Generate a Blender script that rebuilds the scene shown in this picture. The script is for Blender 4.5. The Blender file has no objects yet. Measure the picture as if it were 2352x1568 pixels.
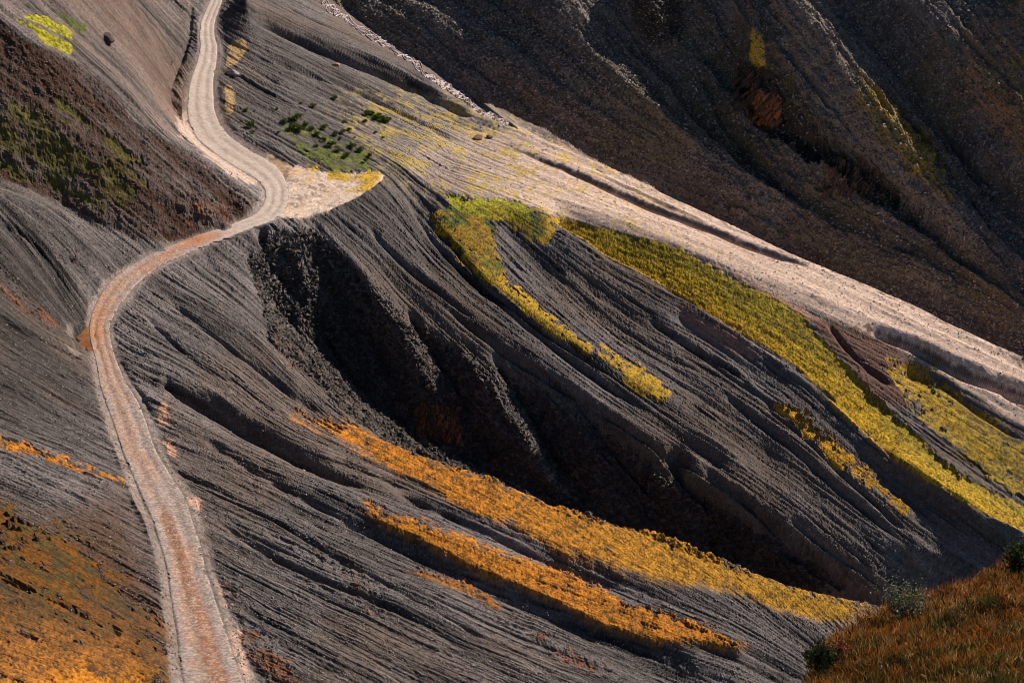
import bpy, math, random
import numpy as np
from mathutils import Vector

# ------------------------------------------------------------------ camera, sky, sun, exposure
C = bpy.context.scene
W, H = 2352.0, 1568.0              # picture coordinates used for the survey of the place
FOC, PITCH, CZ = 50.0, math.radians(30), 78.0
FP = FOC / 36.0 * W
cam_d = bpy.data.cameras.new('camera'); cam = bpy.data.objects.new('camera', cam_d)
C.collection.objects.link(cam)
cam_d.lens = FOC; cam_d.sensor_width = 36; cam_d.clip_start = 0.5; cam_d.clip_end = 5000
cam.location = (0, 0, CZ); cam.rotation_euler = (math.pi / 2 - PITCH, 0, 0)
C.camera = cam

SUN_EL, SUN_AZ = math.radians(31), math.radians(52)     # azimuth from +Y towards +X
SUN_STRENGTH, SKY_STRENGTH, EXPOSURE = 5.0, 0.05, 0.4
sd = Vector((math.sin(SUN_AZ) * math.cos(SUN_EL), math.cos(SUN_AZ) * math.cos(SUN_EL), math.sin(SUN_EL)))
w = bpy.data.worlds.new('World'); C.world = w; w.use_nodes = True
nt = w.node_tree; nt.nodes.clear()
sky = nt.nodes.new('ShaderNodeTexSky'); sky.sky_type = 'NISHITA'; sky.sun_disc = False
sky.altitude = 3000; sky.dust_density = 0.3; sky.sun_elevation = SUN_EL; sky.sun_rotation = SUN_AZ
bg = nt.nodes.new('ShaderNodeBackground'); bg.inputs[1].default_value = SKY_STRENGTH
wo = nt.nodes.new('ShaderNodeOutputWorld')
nt.links.new(sky.outputs[0], bg.inputs[0]); nt.links.new(bg.outputs[0], wo.inputs[0])
sl = bpy.data.lights.new('sun', 'SUN'); sl.energy = SUN_STRENGTH; sl.angle = math.radians(0.5)
sl.color = (1.0, 0.85, 0.70)
so = bpy.data.objects.new('sun', sl); C.collection.objects.link(so)
so.rotation_euler = sd.to_track_quat('Z', 'Y').to_euler(); so.location = (150, 150, 200)
C.view_settings.view_transform = 'Standard'; C.view_settings.look = 'None'
C.view_settings.exposure = EXPOSURE; C.view_settings.gamma = 1.0
C.cycles.filter_width = 0.9; C.cycles.max_bounces = 4; C.cycles.diffuse_bounces = 2; C.cycles.glossy_bounces = 2

rng = np.random.default_rng(7)
cp, sp = math.cos(PITCH), math.sin(PITCH)

# ------------------------------------------------------------------ survey helpers
def ray(px, py):
    a = (np.asarray(px, float) - W / 2) / FP; b = -(np.asarray(py, float) - H / 2) / FP
    return a, cp + b * sp, -sp + b * cp
def project(X, Y, Z):
    zz = Z - CZ
    d = Y * cp - zz * sp; u = Y * sp + zz * cp
    d = np.maximum(d, 1e-3)
    return W / 2 + FP * X / d, H / 2 - FP * u / d, d

class Plane:                        # z = z0 + ax x + ay y
    def __init__(s, z0, ax, ay): s.z0, s.ax, s.ay = z0, ax, ay
    def z(s, x, y): return s.z0 + s.ax * x + s.ay * y
    def at(s, px, py, h=0.0):       # point h above the plane seen in direction (px, py)
        rx, ry, rz = ray(px, py)
        t = (s.z0 + np.asarray(h, float) - CZ) / (rz - s.ax * rx - s.ay * ry)
        return t * rx, t * ry, CZ + t * rz
    def uv(s, px, py, h, off=(0, 0)):
        x, y, _ = s.at(px, py, h)
        x = x + off[0]; y = y + off[1]
        u, v, _ = project(x, y, s.z(x, y)); return u, v

def dense(pts, step=1.5):
    p = np.array(pts, float); out = []
    for i in range(len(p) - 1):
        n = max(2, int(np.hypot(*(p[i + 1, :2] - p[i, :2])) / step))
        t = np.linspace(0, 1, n, endpoint=False)[:, None]
        out.append(p[i] * (1 - t) + p[i + 1] * t)
    out.append(p[-1:]); return np.vstack(out)
def catmull(pts, n=20):
    p = np.array(pts, float); q = np.vstack([2 * p[0] - p[1], p, 2 * p[-1] - p[-2]]); out = []
    for i in range(1, len(q) - 2):
        t = np.linspace(0, 1, n, endpoint=False)[:, None]
        a, b, c, d = q[i - 1], q[i], q[i + 1], q[i + 2]
        out.append(0.5 * (2 * b + (c - a) * t + (2 * a - 5 * b + 4 * c - d) * t ** 2 + (3 * b - a - 3 * c + d) * t ** 3))
    out.append(p[-1:]); return np.vstack(out)

# ------------------------------------------------------------------ noise and filters
def hash2(ix, iy, seed):
    h = (ix.astype(np.int64) * 374761393 + iy.astype(np.int64) * 668265263 + seed * 974634777) & 0xffffffff
    h = ((h ^ (h >> 13)) * 1274126177) & 0xffffffff
    return ((h ^ (h >> 16)) & 0xffff) / 65535.0
def vnoise(x, y, seed):
    ix = np.floor(x); iy = np.floor(y); fx = x - ix; fy = y - iy
    fx = fx * fx * (3 - 2 * fx); fy = fy * fy * (3 - 2 * fy)
    a = hash2(ix, iy, seed); b = hash2(ix + 1, iy, seed); c = hash2(ix, iy + 1, seed); d = hash2(ix + 1, iy + 1, seed)
    return (a * (1 - fx) + b * fx) * (1 - fy) + (c * (1 - fx) + d * fx) * fy
def fbm(x, y, s, seed, octv=4, gain=0.5):
    t = 0; amp = 1; tot = 0; f = 1.0 / s
    for o in range(octv):
        ca, sa = math.cos(o * 0.7), math.sin(o * 0.7)
        t = t + amp * vnoise((x * ca - y * sa) * f, (x * sa + y * ca) * f, seed + o * 17); tot += amp; amp *= gain; f *= 2.03
    return t / tot
def box(a, r, ax):
    if r < 1: return a
    pad = [(0, 0)] * a.ndim; pad[ax] = (r + 1, r)
    c = np.cumsum(np.pad(a, pad, mode='edge'), axis=ax)
    n = a.shape[ax]
    hi = np.take(c, np.arange(2 * r + 1, 2 * r + 1 + n), ax); lo = np.take(c, np.arange(0, n), ax)
    return (hi - lo) / (2 * r + 1)
def blur(a, r):
    r = int(round(r))
    for _ in range(3): a = box(box(a, r, 0), r, 1)
    return a
def sstep(a, b, x):
    t = np.clip((x - a) / (b - a), 0, 1); return t * t * (3 - 2 * t)
def bil(img, fx, fy):
    ny, nx = img.shape[:2]
    fx = np.clip(fx, 0, nx - 1.001); fy = np.clip(fy, 0, ny - 1.001)
    ix = fx.astype(int); iy = fy.astype(int); tx = fx - ix; ty = fy - iy
    if img.ndim == 3: tx = tx[..., None]; ty = ty[..., None]
    return (img[iy, ix] * (1 - tx) + img[iy, ix + 1] * tx) * (1 - ty) + (img[iy + 1, ix] * (1 - tx) + img[iy + 1, ix + 1] * tx) * ty

def diffuse(val, wt, iters_fine=60):
    """membrane through the surveyed lines: val where wt>0 is kept, the rest relaxes"""
    lv = [(val, wt)]
    while min(lv[-1][0].shape) > 24:
        v, k = lv[-1]; ny, nx = v.shape; v2 = np.pad(v * k, ((0, ny % 2), (0, nx % 2))); k2 = np.pad(k, ((0, ny % 2), (0, nx % 2)))
        vs = v2[0::2, 0::2] + v2[1::2, 0::2] + v2[0::2, 1::2] + v2[1::2, 1::2]
        ks = k2[0::2, 0::2] + k2[1::2, 0::2] + k2[0::2, 1::2] + k2[1::2, 1::2]
        lv.append((np.where(ks > 0, vs / np.maximum(ks, 1e-9), 0), (ks > 0).astype(float)))
    g = None
    for i, (v, k) in enumerate(reversed(lv)):
        m = k > 0
        if g is None: g = np.full(v.shape, v[m].mean())
        else:
            g = np.repeat(np.repeat(g, 2, 0), 2, 1)[:v.shape[0], :v.shape[1]]; g = blur(g, 1)
        g[m] = v[m]
        for _ in range(400 if min(v.shape) < 60 else 150 if min(v.shape) < 300 else iters_fine):
            p = np.pad(g, 1, mode='edge')
            g = 0.25 * (p[:-2, 1:-1] + p[2:, 1:-1] + p[1:-1, :-2] + p[1:-1, 2:]); g[m] = v[m]
    return g

# ------------------------------------------------------------------ survey maps (areas and grain), sampled where each ground point is
MX0, MY0, MS = -420, -420, 3.0
MNX, MNY = int((W + 840) / MS), int((H + 840) / MS)
MXX, MYY = np.meshgrid(MX0 + np.arange(MNX) * MS, MY0 + np.arange(MNY) * MS)
def area(poly, soft=4):
    p = np.array(poly, float); ins = np.zeros(MXX.shape, bool)
    x0, y0 = p.min(0) - 6; x1, y1 = p.max(0) + 6
    a, b = max(0, int((x0 - MX0) / MS)), min(MNX, int((x1 - MX0) / MS) + 2)
    c, d = max(0, int((y0 - MY0) / MS)), min(MNY, int((y1 - MY0) / MS) + 2)
    X = MXX[c:d, a:b]; Y = MYY[c:d, a:b]; r = np.zeros(X.shape, bool)
    for i in range(len(p)):
        xa, ya = p[i]; xb, yb = p[(i + 1) % len(p)]
        if ya == yb: continue
        r ^= ((Y < ya) != (Y < yb)) & (X < (xb - xa) * (Y - ya) / (yb - ya) + xa)
    ins[c:d, a:b] = r
    return blur(ins.astype(float), max(1, soft / MS))
def band(up, lo, soft=4): return area(list(up) + list(reversed(lo)), soft)
def stroke(pts, wd, soft=3):
    p = np.array(pts, float); L = []; R = []
    for i in range(len(p)):
        t = p[min(i + 1, len(p) - 1), :2] - p[max(i - 1, 0), :2]; n = np.array([-t[1], t[0]]) / max(np.hypot(*t), 1e-6)
        k = p[i, 2] if p.shape[1] > 2 else wd
        L.append(p[i, :2] + n * k); R.append(p[i, :2] - n * k)
    return band(L, R, soft)
def mask(img, px, py): return bil(img, (px - MX0) / MS, (py - MY0) / MS)

FLOWS = [[(60, -40), (200, 90), (300, 180), (430, 330), (600, 460)], [(250, -30), (340, 80), (420, 200)], [(0, 480), (100, 600), (200, 760)],
 [(0, 440), (120, 490), (260, 600)], [(0, 700), (100, 780), (200, 830)], [(0, 880), (240, 1010)], [(0, 1000), (280, 1110)],
 [(560, 0), (700, 70), (900, 160), (1020, 225)], [(600, 120), (900, 270), (1200, 400)], [(560, 250), (850, 390)],
 [(1000, 222), (1180, 290), (1400, 385), (1600, 480), (1960, 640), (2352, 825)], [(1050, 400), (1300, 480), (1700, 630), (2352, 930)],
 [(790, 490), (900, 580), (1000, 680), (1300, 880), (1800, 1210), (2000, 1390)], [(900, 430), (1000, 560), (1150, 700), (1450, 930)],
 [(1150, 530), (1400, 760), (1700, 960), (2100, 1250), (2300, 1370)], [(1600, 720), (1800, 850), (2100, 1100), (2352, 1290)],
 [(350, 650), (560, 780), (760, 960), (950, 1060)], [(300, 830), (450, 900), (600, 1000), (900, 1120), (1500, 1370)],
 [(450, 1150), (800, 1330), (1300, 1540)], [(420, 1000), (700, 1120), (1100, 1280), (1700, 1500)], [(550, 1400), (900, 1580)],
 [(850, 720), (930, 850), (1000, 980)], [(1300, 950), (1420, 1120), (1500, 1200)], [(700, 600), (760, 720), (850, 860)], [(1650, 1150), (1800, 1300), (1850, 1360)],
 [(0, 200), (300, 420), (450, 540)], [(0, 1250), (380, 1480)], [(0, 1450), (360, 1568)],
 [(1250, 0), (1650, 380), (2000, 560)], [(1420, 60), (1600, 310), (1760, 450)], [(1800, 0), (2010, 260), (2250, 540), (2352, 640)], [(2100, 0), (2352, 300)],
 [(900, 0), (1300, 270), (1900, 560), (2352, 760)]]
def flow_map():
    s = 8.0; nx, ny = int((W + 840) / s), int((H + 840) / s)
    c = np.zeros((ny, nx)); k = np.zeros((ny, nx)); q = np.zeros((ny, nx))
    for f in FLOWS:
        p = catmull(f, 30)
        t = np.gradient(p, axis=0); a = np.arctan2(t[:, 1], t[:, 0])
        ix = ((p[:, 0] - MX0) / s).astype(int); iy = ((p[:, 1] - MY0) / s).astype(int)
        ok = (ix >= 0) & (ix < nx) & (iy >= 0) & (iy < ny)
        c[iy[ok], ix[ok]] = np.cos(2 * a[ok]); q[iy[ok], ix[ok]] = np.sin(2 * a[ok]); k[iy[ok], ix[ok]] = 1
    return np.stack([diffuse(c, k), diffuse(q, k)], -1), s
FLOW, FLOW_S = flow_map()

def lic(noise, vx, vy, L):
    ny, nx = noise.shape
    X, Y = np.meshgrid(np.arange(nx, dtype=np.float32), np.arange(ny, dtype=np.float32))
    out = noise.astype(np.float32).copy(); fl = out.ravel().copy(); n = 1
    for sg in (1, -1):
        x = X.copy(); y = Y.copy(); px_, py_ = vx, vy
        for i in range(L):
            idx = (np.clip(np.rint(y), 0, ny - 1).astype(np.int32) * nx + np.clip(np.rint(x), 0, nx - 1).astype(np.int32))
            x += sg * vx.ravel()[idx]; y += sg * vy.ravel()[idx]
            idx = (np.clip(np.rint(y), 0, ny - 1).astype(np.int32) * nx + np.clip(np.rint(x), 0, nx - 1).astype(np.int32))
            out += fl[idx]
    out -= out.mean(); return out / out.std()

# ------------------------------------------------------------------ mesh and material helpers
def link(name, me, mat):
    o = bpy.data.objects.new(name, me); C.collection.objects.link(o)
    if mat: me.materials.append(mat)
    return o
def tag(o, label=None, cat=None, group=None, kind=None):
    for k, v in (('label', label), ('category', cat), ('group', group), ('kind', kind)):
        if v: o[k] = v
    return o
def mesh_np(name, V, F, col=None, smooth=False):
    """V n x 3, F m x k (all the same k)"""
    me = bpy.data.meshes.new(name); V = np.asarray(V, np.float32); F = np.asarray(F, np.int32); k = F.shape[1]
    me.vertices.add(len(V)); me.vertices.foreach_set('co', V.ravel())
    me.loops.add(F.size); me.loops.foreach_set('vertex_index', F.ravel())
    me.polygons.add(len(F)); me.polygons.foreach_set('loop_start', np.arange(0, F.size, k, dtype=np.int32))
    me.polygons.foreach_set('use_smooth', np.full(len(F), smooth))
    if col is not None:
        at = me.attributes.new('albedo', 'FLOAT_COLOR', 'POINT')
        c = np.ones((len(V), 4), np.float32); c[:, :3] = col.reshape(-1, 3); at.data.foreach_set('color', c.ravel())
    me.update(calc_edges=True); return me
def grid_faces(ny, nx, keep=None):
    i = np.arange(ny * nx).reshape(ny, nx)
    f = np.stack([i[1:, :-1], i[1:, 1:], i[:-1, 1:], i[:-1, :-1]], -1)
    if keep is not None: return f[keep[:-1, :-1] & keep[1:, 1:]]
    return f.reshape(-1, 4)

def mat_ground(name, rough=0.92, spec=0.25, s1=6.0, s2=1.3, var=0.35, bump=0.25):
    m = bpy.data.materials.new(name); m.use_nodes = True; t = m.node_tree; n = t.nodes; l = t.links
    b = n['Principled BSDF']; b.inputs['Roughness'].default_value = rough; b.inputs['Specular IOR Level'].default_value = spec
    at = n.new('ShaderNodeAttribute'); at.attribute_name = 'albedo'
    tc = n.new('ShaderNodeTexCoord')
    na = n.new('ShaderNodeTexNoise'); na.inputs['Scale'].default_value = s1; na.inputs['Detail'].default_value = 6; na.inputs['Roughness'].default_value = 0.7
    nb = n.new('ShaderNodeTexVoronoi'); nb.inputs['Scale'].default_value = s2
    l.new(tc.outputs['Object'], na.inputs['Vector']); l.new(tc.outputs['Object'], nb.inputs['Vector'])
    mr = n.new('ShaderNodeMapRange'); mr.inputs[1].default_value = 0.3; mr.inputs[2].default_value = 0.7
    mr.inputs[3].default_value = 1 - var; mr.inputs[4].default_value = 1 + var
    l.new(na.outputs['Fac'], mr.inputs[0])
    sc = n.new('ShaderNodeVectorMath'); sc.operation = 'SCALE'; l.new(at.outputs['Color'], sc.inputs[0]); l.new(mr.outputs[0], sc.inputs['Scale'])
    sh = n.new('ShaderNodeSeparateColor'); l.new(nb.outputs['Color'], sh.inputs[0])
    m2 = n.new('ShaderNodeMapRange'); m2.inputs[3].default_value = 1 - var * 0.7; m2.inputs[4].default_value = 1 + var * 0.7; l.new(sh.outputs[0], m2.inputs[0])
    s3 = n.new('ShaderNodeVectorMath'); s3.operation = 'SCALE'; l.new(sc.outputs[0], s3.inputs[0]); l.new(m2.outputs[0], s3.inputs['Scale'])
    l.new(s3.outputs[0], b.inputs['Base Color'])
    if bump:
        bp = n.new('ShaderNodeBump'); bp.inputs['Strength'].default_value = bump; bp.inputs['Distance'].default_value = 0.08
        l.new(na.outputs['Fac'], bp.inputs['Height']); l.new(bp.outputs[0], b.inputs['Normal'])
    return m
def mat_attr(name, rough=0.8, spec=0.2, trans=0.0):
    m = bpy.data.materials.new(name); m.use_nodes = True; t = m.node_tree; n = t.nodes
    b = n['Principled BSDF']; b.inputs['Roughness'].default_value = rough; b.inputs['Specular IOR Level'].default_value = spec
    at = n.new('ShaderNodeAttribute'); at.attribute_name = 'albedo'; t.links.new(at.outputs['Color'], b.inputs['Base Color'])
    if trans:
        tr = n.new('ShaderNodeBsdfTranslucent'); t.links.new(at.outputs['Color'], tr.inputs['Color'])
        mx = n.new('ShaderNodeMixShader'); mx.inputs[0].default_value = trans
        t.links.new(b.outputs[0], mx.inputs[1]); t.links.new(tr.outputs[0], mx.inputs[2]); t.links.new(mx.outputs[0], n['Material Output'].inputs[0])
    return m
M_SLATE = mat_ground('slate_scree', s1=5.0, s2=4.0, var=0.33, bump=0.45)
M_ROAD = mat_ground('dirt_road', s1=2.0, s2=4.0, var=0.12, bump=0.3)
M_GRASS = mat_attr('dry_grass', 0.75, 0.15, 0.35)
M_STONE = mat_ground('stone', s1=5.0, s2=3.0, var=0.3, bump=0.4, rough=0.75, spec=0.4)
M_LEAF = mat_attr('leaf', 0.6, 0.3, 0.25)

# ------------------------------------------------------------------ road survey: left and right edge pairs going down the picture
ROAD = [(486,-90,516,-90),(484,-10,513,-10),(470,27,502,27),(459,54,494,54),(457,85,494,85),(458,108,500,108),(450,145,498,145),(437,180,492,180),(430,215,492,215),
 (428,252,495,252),(434,288,508,284),(452,320,530,312),(490,352,566,338),(540,385,610,362),(580,408,644,390),(604,432,662,424),(607,452,664,452),
 (600,472,658,478),(575,496,632,504),(520,516,572,526),(470,533,520,547),(425,549,470,567),(370,572,410,592),(320,596,360,618),(270,628,318,650),
 (236,664,290,684),(214,705,268,715),(203,745,254,748),(205,780,256,782),(213,810,264,812),(220,840,275,842),(226,880,292,880),(240,925,318,920),
 (258,974,338,970),(280,1040,362,1036),(305,1100,398,1096),(326,1150,430,1146),(345,1190,442,1188),(364,1250,462,1248),(380,1310,476,1306),
 (390,1380,498,1376),(402,1450,522,1446),(408,1510,541,1508),(418,1568,565,1566),(440,1680,610,1680),(460,1800,660,1800)]
RD = catmull(ROAD, 24)
road_core = band(RD[:, :2], RD[:, 2:], 2)
def widen(k):
    c = (RD[:, :2] + RD[:, 2:]) / 2; return band(c + (RD[:, :2] - c) * k, c + (RD[:, 2:] - c) * k, 4)
road_wide = widen(1.38)
PUDDLE = [(163,759),(172,752),(180,755),(186,746),(196,744),(215,748),(232,765),(234,800),(206,808),(198,802),(186,806),(173,800),(178,790),(186,783),(176,779),(168,771)]
road_core = np.maximum(road_core, area(PUDDLE, 3))

# ------------------------------------------------------------------ the main hillside
PA = Plane(1.2 - 0.098 * 80.6, -0.20, 0.098)
LINES = [
 # left of the road
 [(-160,410,10),(0,440,8),(100,485,6),(200,560,3.5),(258,606,0.9)], [(-100,405,7.5),(60,440,5.2),(150,495,2.6),(260,538,1.4),(380,562,0.5)],
 [(-160,-30,21),(0,45,18),(90,118,15.5),(190,150,13.5),(265,215,11.2),(300,270,9),(380,320,6.8),(450,350,5),(520,400,3),(585,448,1.0)],
 [(0,250,12),(150,320,9),(300,400,5.5),(420,470,2.6),(520,500,1)],
 [(100,-10,16.5),(200,100,12.6),(280,190,9),(350,270,5),(420,322,1.5)], [(-60,-60,21),(60,-60,19),(250,-60,14)],
 [(300,-20,11),(340,80,6.5),(372,160,2.6)], [(445,0,.9),(440,60,.4),(402,180,-.4),(388,235,-.2),(425,290,0.1)],
 [(-120,600,9),(60,690,4.6),(140,740,1.6),(185,770,.2)], [(-120,830,8),(80,900,3.6),(180,930,1),(222,950,.2)], [(-120,960,7.5),(120,1060,3.6),(260,1110,1.4)],
 [(-120,1090,7),(100,1150,4.8),(250,1220,2),(330,1270,.5)], [(-120,1280,9),(100,1350,5.8),(250,1420,3.2),(370,1480,.7)], [(-120,1560,8),(150,1568,4.6),(330,1568,1.2)],
 # right of the road, top
 [(530,0,.3),(515,60,.2),(520,160,.1),(525,240,.2),(545,300,.2)], [(562,-30,3.5),(572,30,2.6),(580,62,1.2)],
 [(600,30,1),(700,72,-.3),(850,118,-1.4),(960,163,-2.3),(1020,212,-2.7),(1080,246,-2.6)], [(605,68,0),(700,112,-1.8),(850,172,-3.1),(950,212,-3.4),(1010,240,-3.1),(1070,270,-2.75),(1130,300,-2.4)],
 [(620,95,.6),(720,135,-1),(860,190,-2.2),(1000,250,-2.6),(1100,300,-2.4)],
 [(640,180,.8),(800,250,-.8),(950,320,-1.6)], [(620,320,.8),(700,380,.4),(790,398,.3)],
 [(690,-60,-3),(740,0,-4),(860,90,-5.6),(960,150,-6.4),(1030,200,-7),(1100,260,-7.5),(1165,292,-8)],
 # pale ridge
 [(1000,224,-2.7),(1100,262,-2.5),(1180,290,-1.8),(1400,385,-.3),(1600,480,.6),(1800,575,1.2),(1960,640,1.3),(2100,700,1.2),(2352,825,1),(2750,1020,.6)],
 [(900,300,-1.8),(1100,370,-1.3),(1300,460,-.3),(1500,530,.4),(1700,620,.6),(1900,690,.8),(2100,770,.6),(2352,876,.4),(2700,1050,0)],
 # parking spur and grass saddle
 [(680,440,0),(780,430,0),(872,408,0.2)], [(705,490,-.15),(780,468,-.15),(850,432,0)],
 [(895,420,-.6),(940,440,-1.2),(1000,468,-1.2),(1060,462,-.7),(1200,482,-.2),(1260,500,-.4)],
 [(1290,520,-.6),(1400,590,-1),(1500,640,-1.1),(1600,700,-1.2),(1700,760,-1.3),(1800,820,-1.5),(1900,900,-2),(2050,1040,-2.8),(2150,1110,-3.4),(2352,1230,-4.6)],
 [(1285,540,-2.6),(1400,612,-3),(1500,664,-3),(1600,722,-3),(1700,782,-3),(1800,842,-3),(1900,922,-3.3),(2050,1058,-3.8)],
 [(2010,850,-1.5),(2130,960,-2.4),(2250,1060,-3.3),(2400,1130,-4)], [(2080,870,-3),(2180,900,-2),(2300,980,-2),(2500,1100,-2.6)],
 # basin below the yellow band
 [(1170,540,-2.2),(1250,640,-3.6),(1370,740,-4.3),(1500,850,-5),(1700,980,-5.6),(1900,1130,-6.4),(2100,1260,-7.6),(2300,1340,-8.6)],
 [(1560,740,-3.2),(1750,880,-3.7),(1950,1020,-4.2),(2200,1200,-5.8)],[(1790,935,-3.9),(1850,980,-4.2),(1930,1050,-4.7),(2010,1120,-5.3),(2090,1185,-6)],
 [(1000,490,-1.2),(1100,620,-2.2),(1200,700,-2.9),(1320,780,-3.7),(1450,870,-4.6),(1530,920,-5.1),(1700,1060,-6.4)],
 [(960,480,-2),(1060,630,-3.2),(1180,740,-4.2),(1330,850,-5.4),(1480,960,-6.4),(1650,1070,-7.6)],
 [(800,482,-.4),(900,560,-1.9),(1000,660,-3),(1150,760,-4),(1300,860,-5),(1450,980,-6.2),(1600,1080,-7.2),(1800,1200,-8.4),(2000,1330,-10.2),(2150,1420,-12)],
 [(740,520,-.6),(800,600,-2.5),(880,700,-4.2),(1050,800,-5.6),(1250,900,-6.8),(1420,1010,-8),(1600,1130,-9.2),(1800,1260,-10.6),(1950,1370,-12)],
 [(580,625,-3.4),(650,720,-6.8),(800,860,-10.4),(950,980,-12.6),(1100,1070,-14),(1300,1170,-14.6),(1600,1285,-14.2),(1900,1385,-13.6),(2100,1450,-14)],
 [(840,645,-2.6),(895,725,-4.0),(950,805,-5.8),(1000,885,-8.2),(1025,940,-10.6)], [(800,650,-4.4),(845,740,-7.2),(900,860,-10.2)],
 [(1055,800,-4.9),(1130,885,-6.2),(1200,980,-8.4),(1265,1080,-12)], [(985,790,-6.6),(1060,900,-9.8),(1130,1040,-13.2)],
 [(1255,900,-6.1),(1340,985,-7.6),(1420,1070,-9.8),(1485,1150,-13)], [(1180,890,-7.8),(1270,1010,-11.2),(1350,1150,-14.4)],
 [(1430,1015,-7.3),(1530,1105,-8.9),(1600,1185,-11.2),(1645,1260,-14.4)], [(1370,1010,-8.8),(1470,1115,-11.4),(1550,1240,-14.2)],
 [(1610,1140,-9.2),(1700,1220,-11.2),(1780,1320,-13.8)], [(1540,1090,-9.6),(1640,1205,-12),(1700,1290,-14)],
 [(1800,1265,-10.8),(1880,1330,-12.4),(1930,1375,-13.6)], [(1740,1225,-11),(1830,1330,-13.8)],
 [(600,600,-3.6),(660,640,-4.8),(720,740,-7.2)], [(720,560,-2.2),(760,640,-4.8),(800,740,-7.6),(830,830,-9.8)],
 # left of the gully and the orange ridges
 [(500,560,-.5),(600,545,-.5),(700,522,-.5)],
 [(350,640,-.3),(450,700,-1.1),(560,790,-2.2),(680,880,-3.2)], [(470,590,-.7),(550,680,-2.2),(630,790,-3.5),(710,880,-4.6),(800,940,-5.8)],
 [(620,890,-2.6),(710,962,-3.8),(830,990,-4.4),(950,1040,-4.9),(1100,1085,-5.4),(1250,1150,-5.9),(1400,1190,-6.4),(1500,1222,-6.8),(1650,1280,-7.4),(1800,1340,-8),(1950,1375,-8.8),(2025,1395,-9.6),(2250,1470,-12)],
 [(830,1030,-4.6),(1000,1130,-5.4),(1200,1230,-6),(1420,1310,-6.8),(1700,1372,-8),(1900,1420,-9.2)],
 [(375,860,-.3),(440,886,-.7),(520,918,-1.2),(640,975,-2),(760,1045,-2.8)], [(385,892,-.7),(470,950,-2.2),(600,1015,-3.3),(740,1090,-3.7),(830,1130,-4.2)],
 [(400,990,-.4),(560,1075,-1.7),(720,1135,-2.7),(830,1165,-3.2),(950,1198,-3.7),(1100,1250,-4.2),(1300,1318,-4.9),(1450,1388,-5.4),(1600,1430,-6.1),(1700,1480,-6.8)],
 [(900,1120,-5.5),(1000,1170,-5.8),(1200,1262,-6.5),(1400,1342,-7.1),(1600,1400,-7.9),(1800,1460,-8.8)],
 [(830,1186,-3.5),(1000,1256,-4.3),(1200,1354,-4.9),(1400,1440,-5.7),(1600,1478,-6.3)], [(790,1195,-3.3),(870,1232,-4.3),(1000,1292,-5.0),(1200,1392,-5.9),(1400,1478,-6.6),(1600,1522,-7.4)],
 [(480,1150,-.3),(600,1250,-1.4),(800,1350,-2.8),(1000,1420,-4),(1200,1500,-5),(1400,1568,-6),(1700,1700,-8)],
 [(525,1400,-.2),(650,1480,-1.2),(800,1550,-2.2),(1000,1660,-3.5)], [(575,1560,-.2),(700,1660,-1.2)],
 [(1500,1540,-7.6),(1700,1560,-8.6),(1900,1540,-10)],
 [(RD[i, 0], RD[i, 1], 0.0) for i in range(0, len(RD), 6)], [(RD[i, 2], RD[i, 3], 0.0) for i in range(0, len(RD), 6)],
]
PCREST = [(1180,290,-1.8),(1400,385,-.3),(1600,480,.6),(1800,575,1.2),(1960,640,1.3),(2100,700,1.2),(2352,825,1),(2750,1020,.6)]
STL = [(690,-60,-3),(740,0,-4),(860,90,-5.6),(960,150,-6.4),(1030,200,-7),(1100,260,-7.5)]
BACKS = [(PCREST, (3, 3), -3.2), (PCREST, (26, 26), -26), (STL, (2.5, 2.5), -1.5), (STL, (22, 22), -20),
 ([(830,990,-4.4),(950,1040,-4.9),(1100,1085,-5.4),(1250,1150,-5.9),(1400,1190,-6.4),(1500,1222,-6.8),(1650,1280,-7.4),(1800,1340,-8),(1950,1375,-8.8),(2025,1395,-9.6),(2250,1470,-12)], (2.2, 3.6), -5.2),
 ([(1180,290,-1.8),(1400,385,-.3),(1600,480,.6),(1800,575,1.2),(1960,640,1.3),(2100,700,1.2),(2352,825,1),(2750,1020,.6)], (9, 9), -8.5),
 ([(-160,-30,21),(0,45,18),(90,118,15.5),(190,150,13.5),(265,215,11.2)], (1.5, 2.5), -1.2)]
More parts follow.
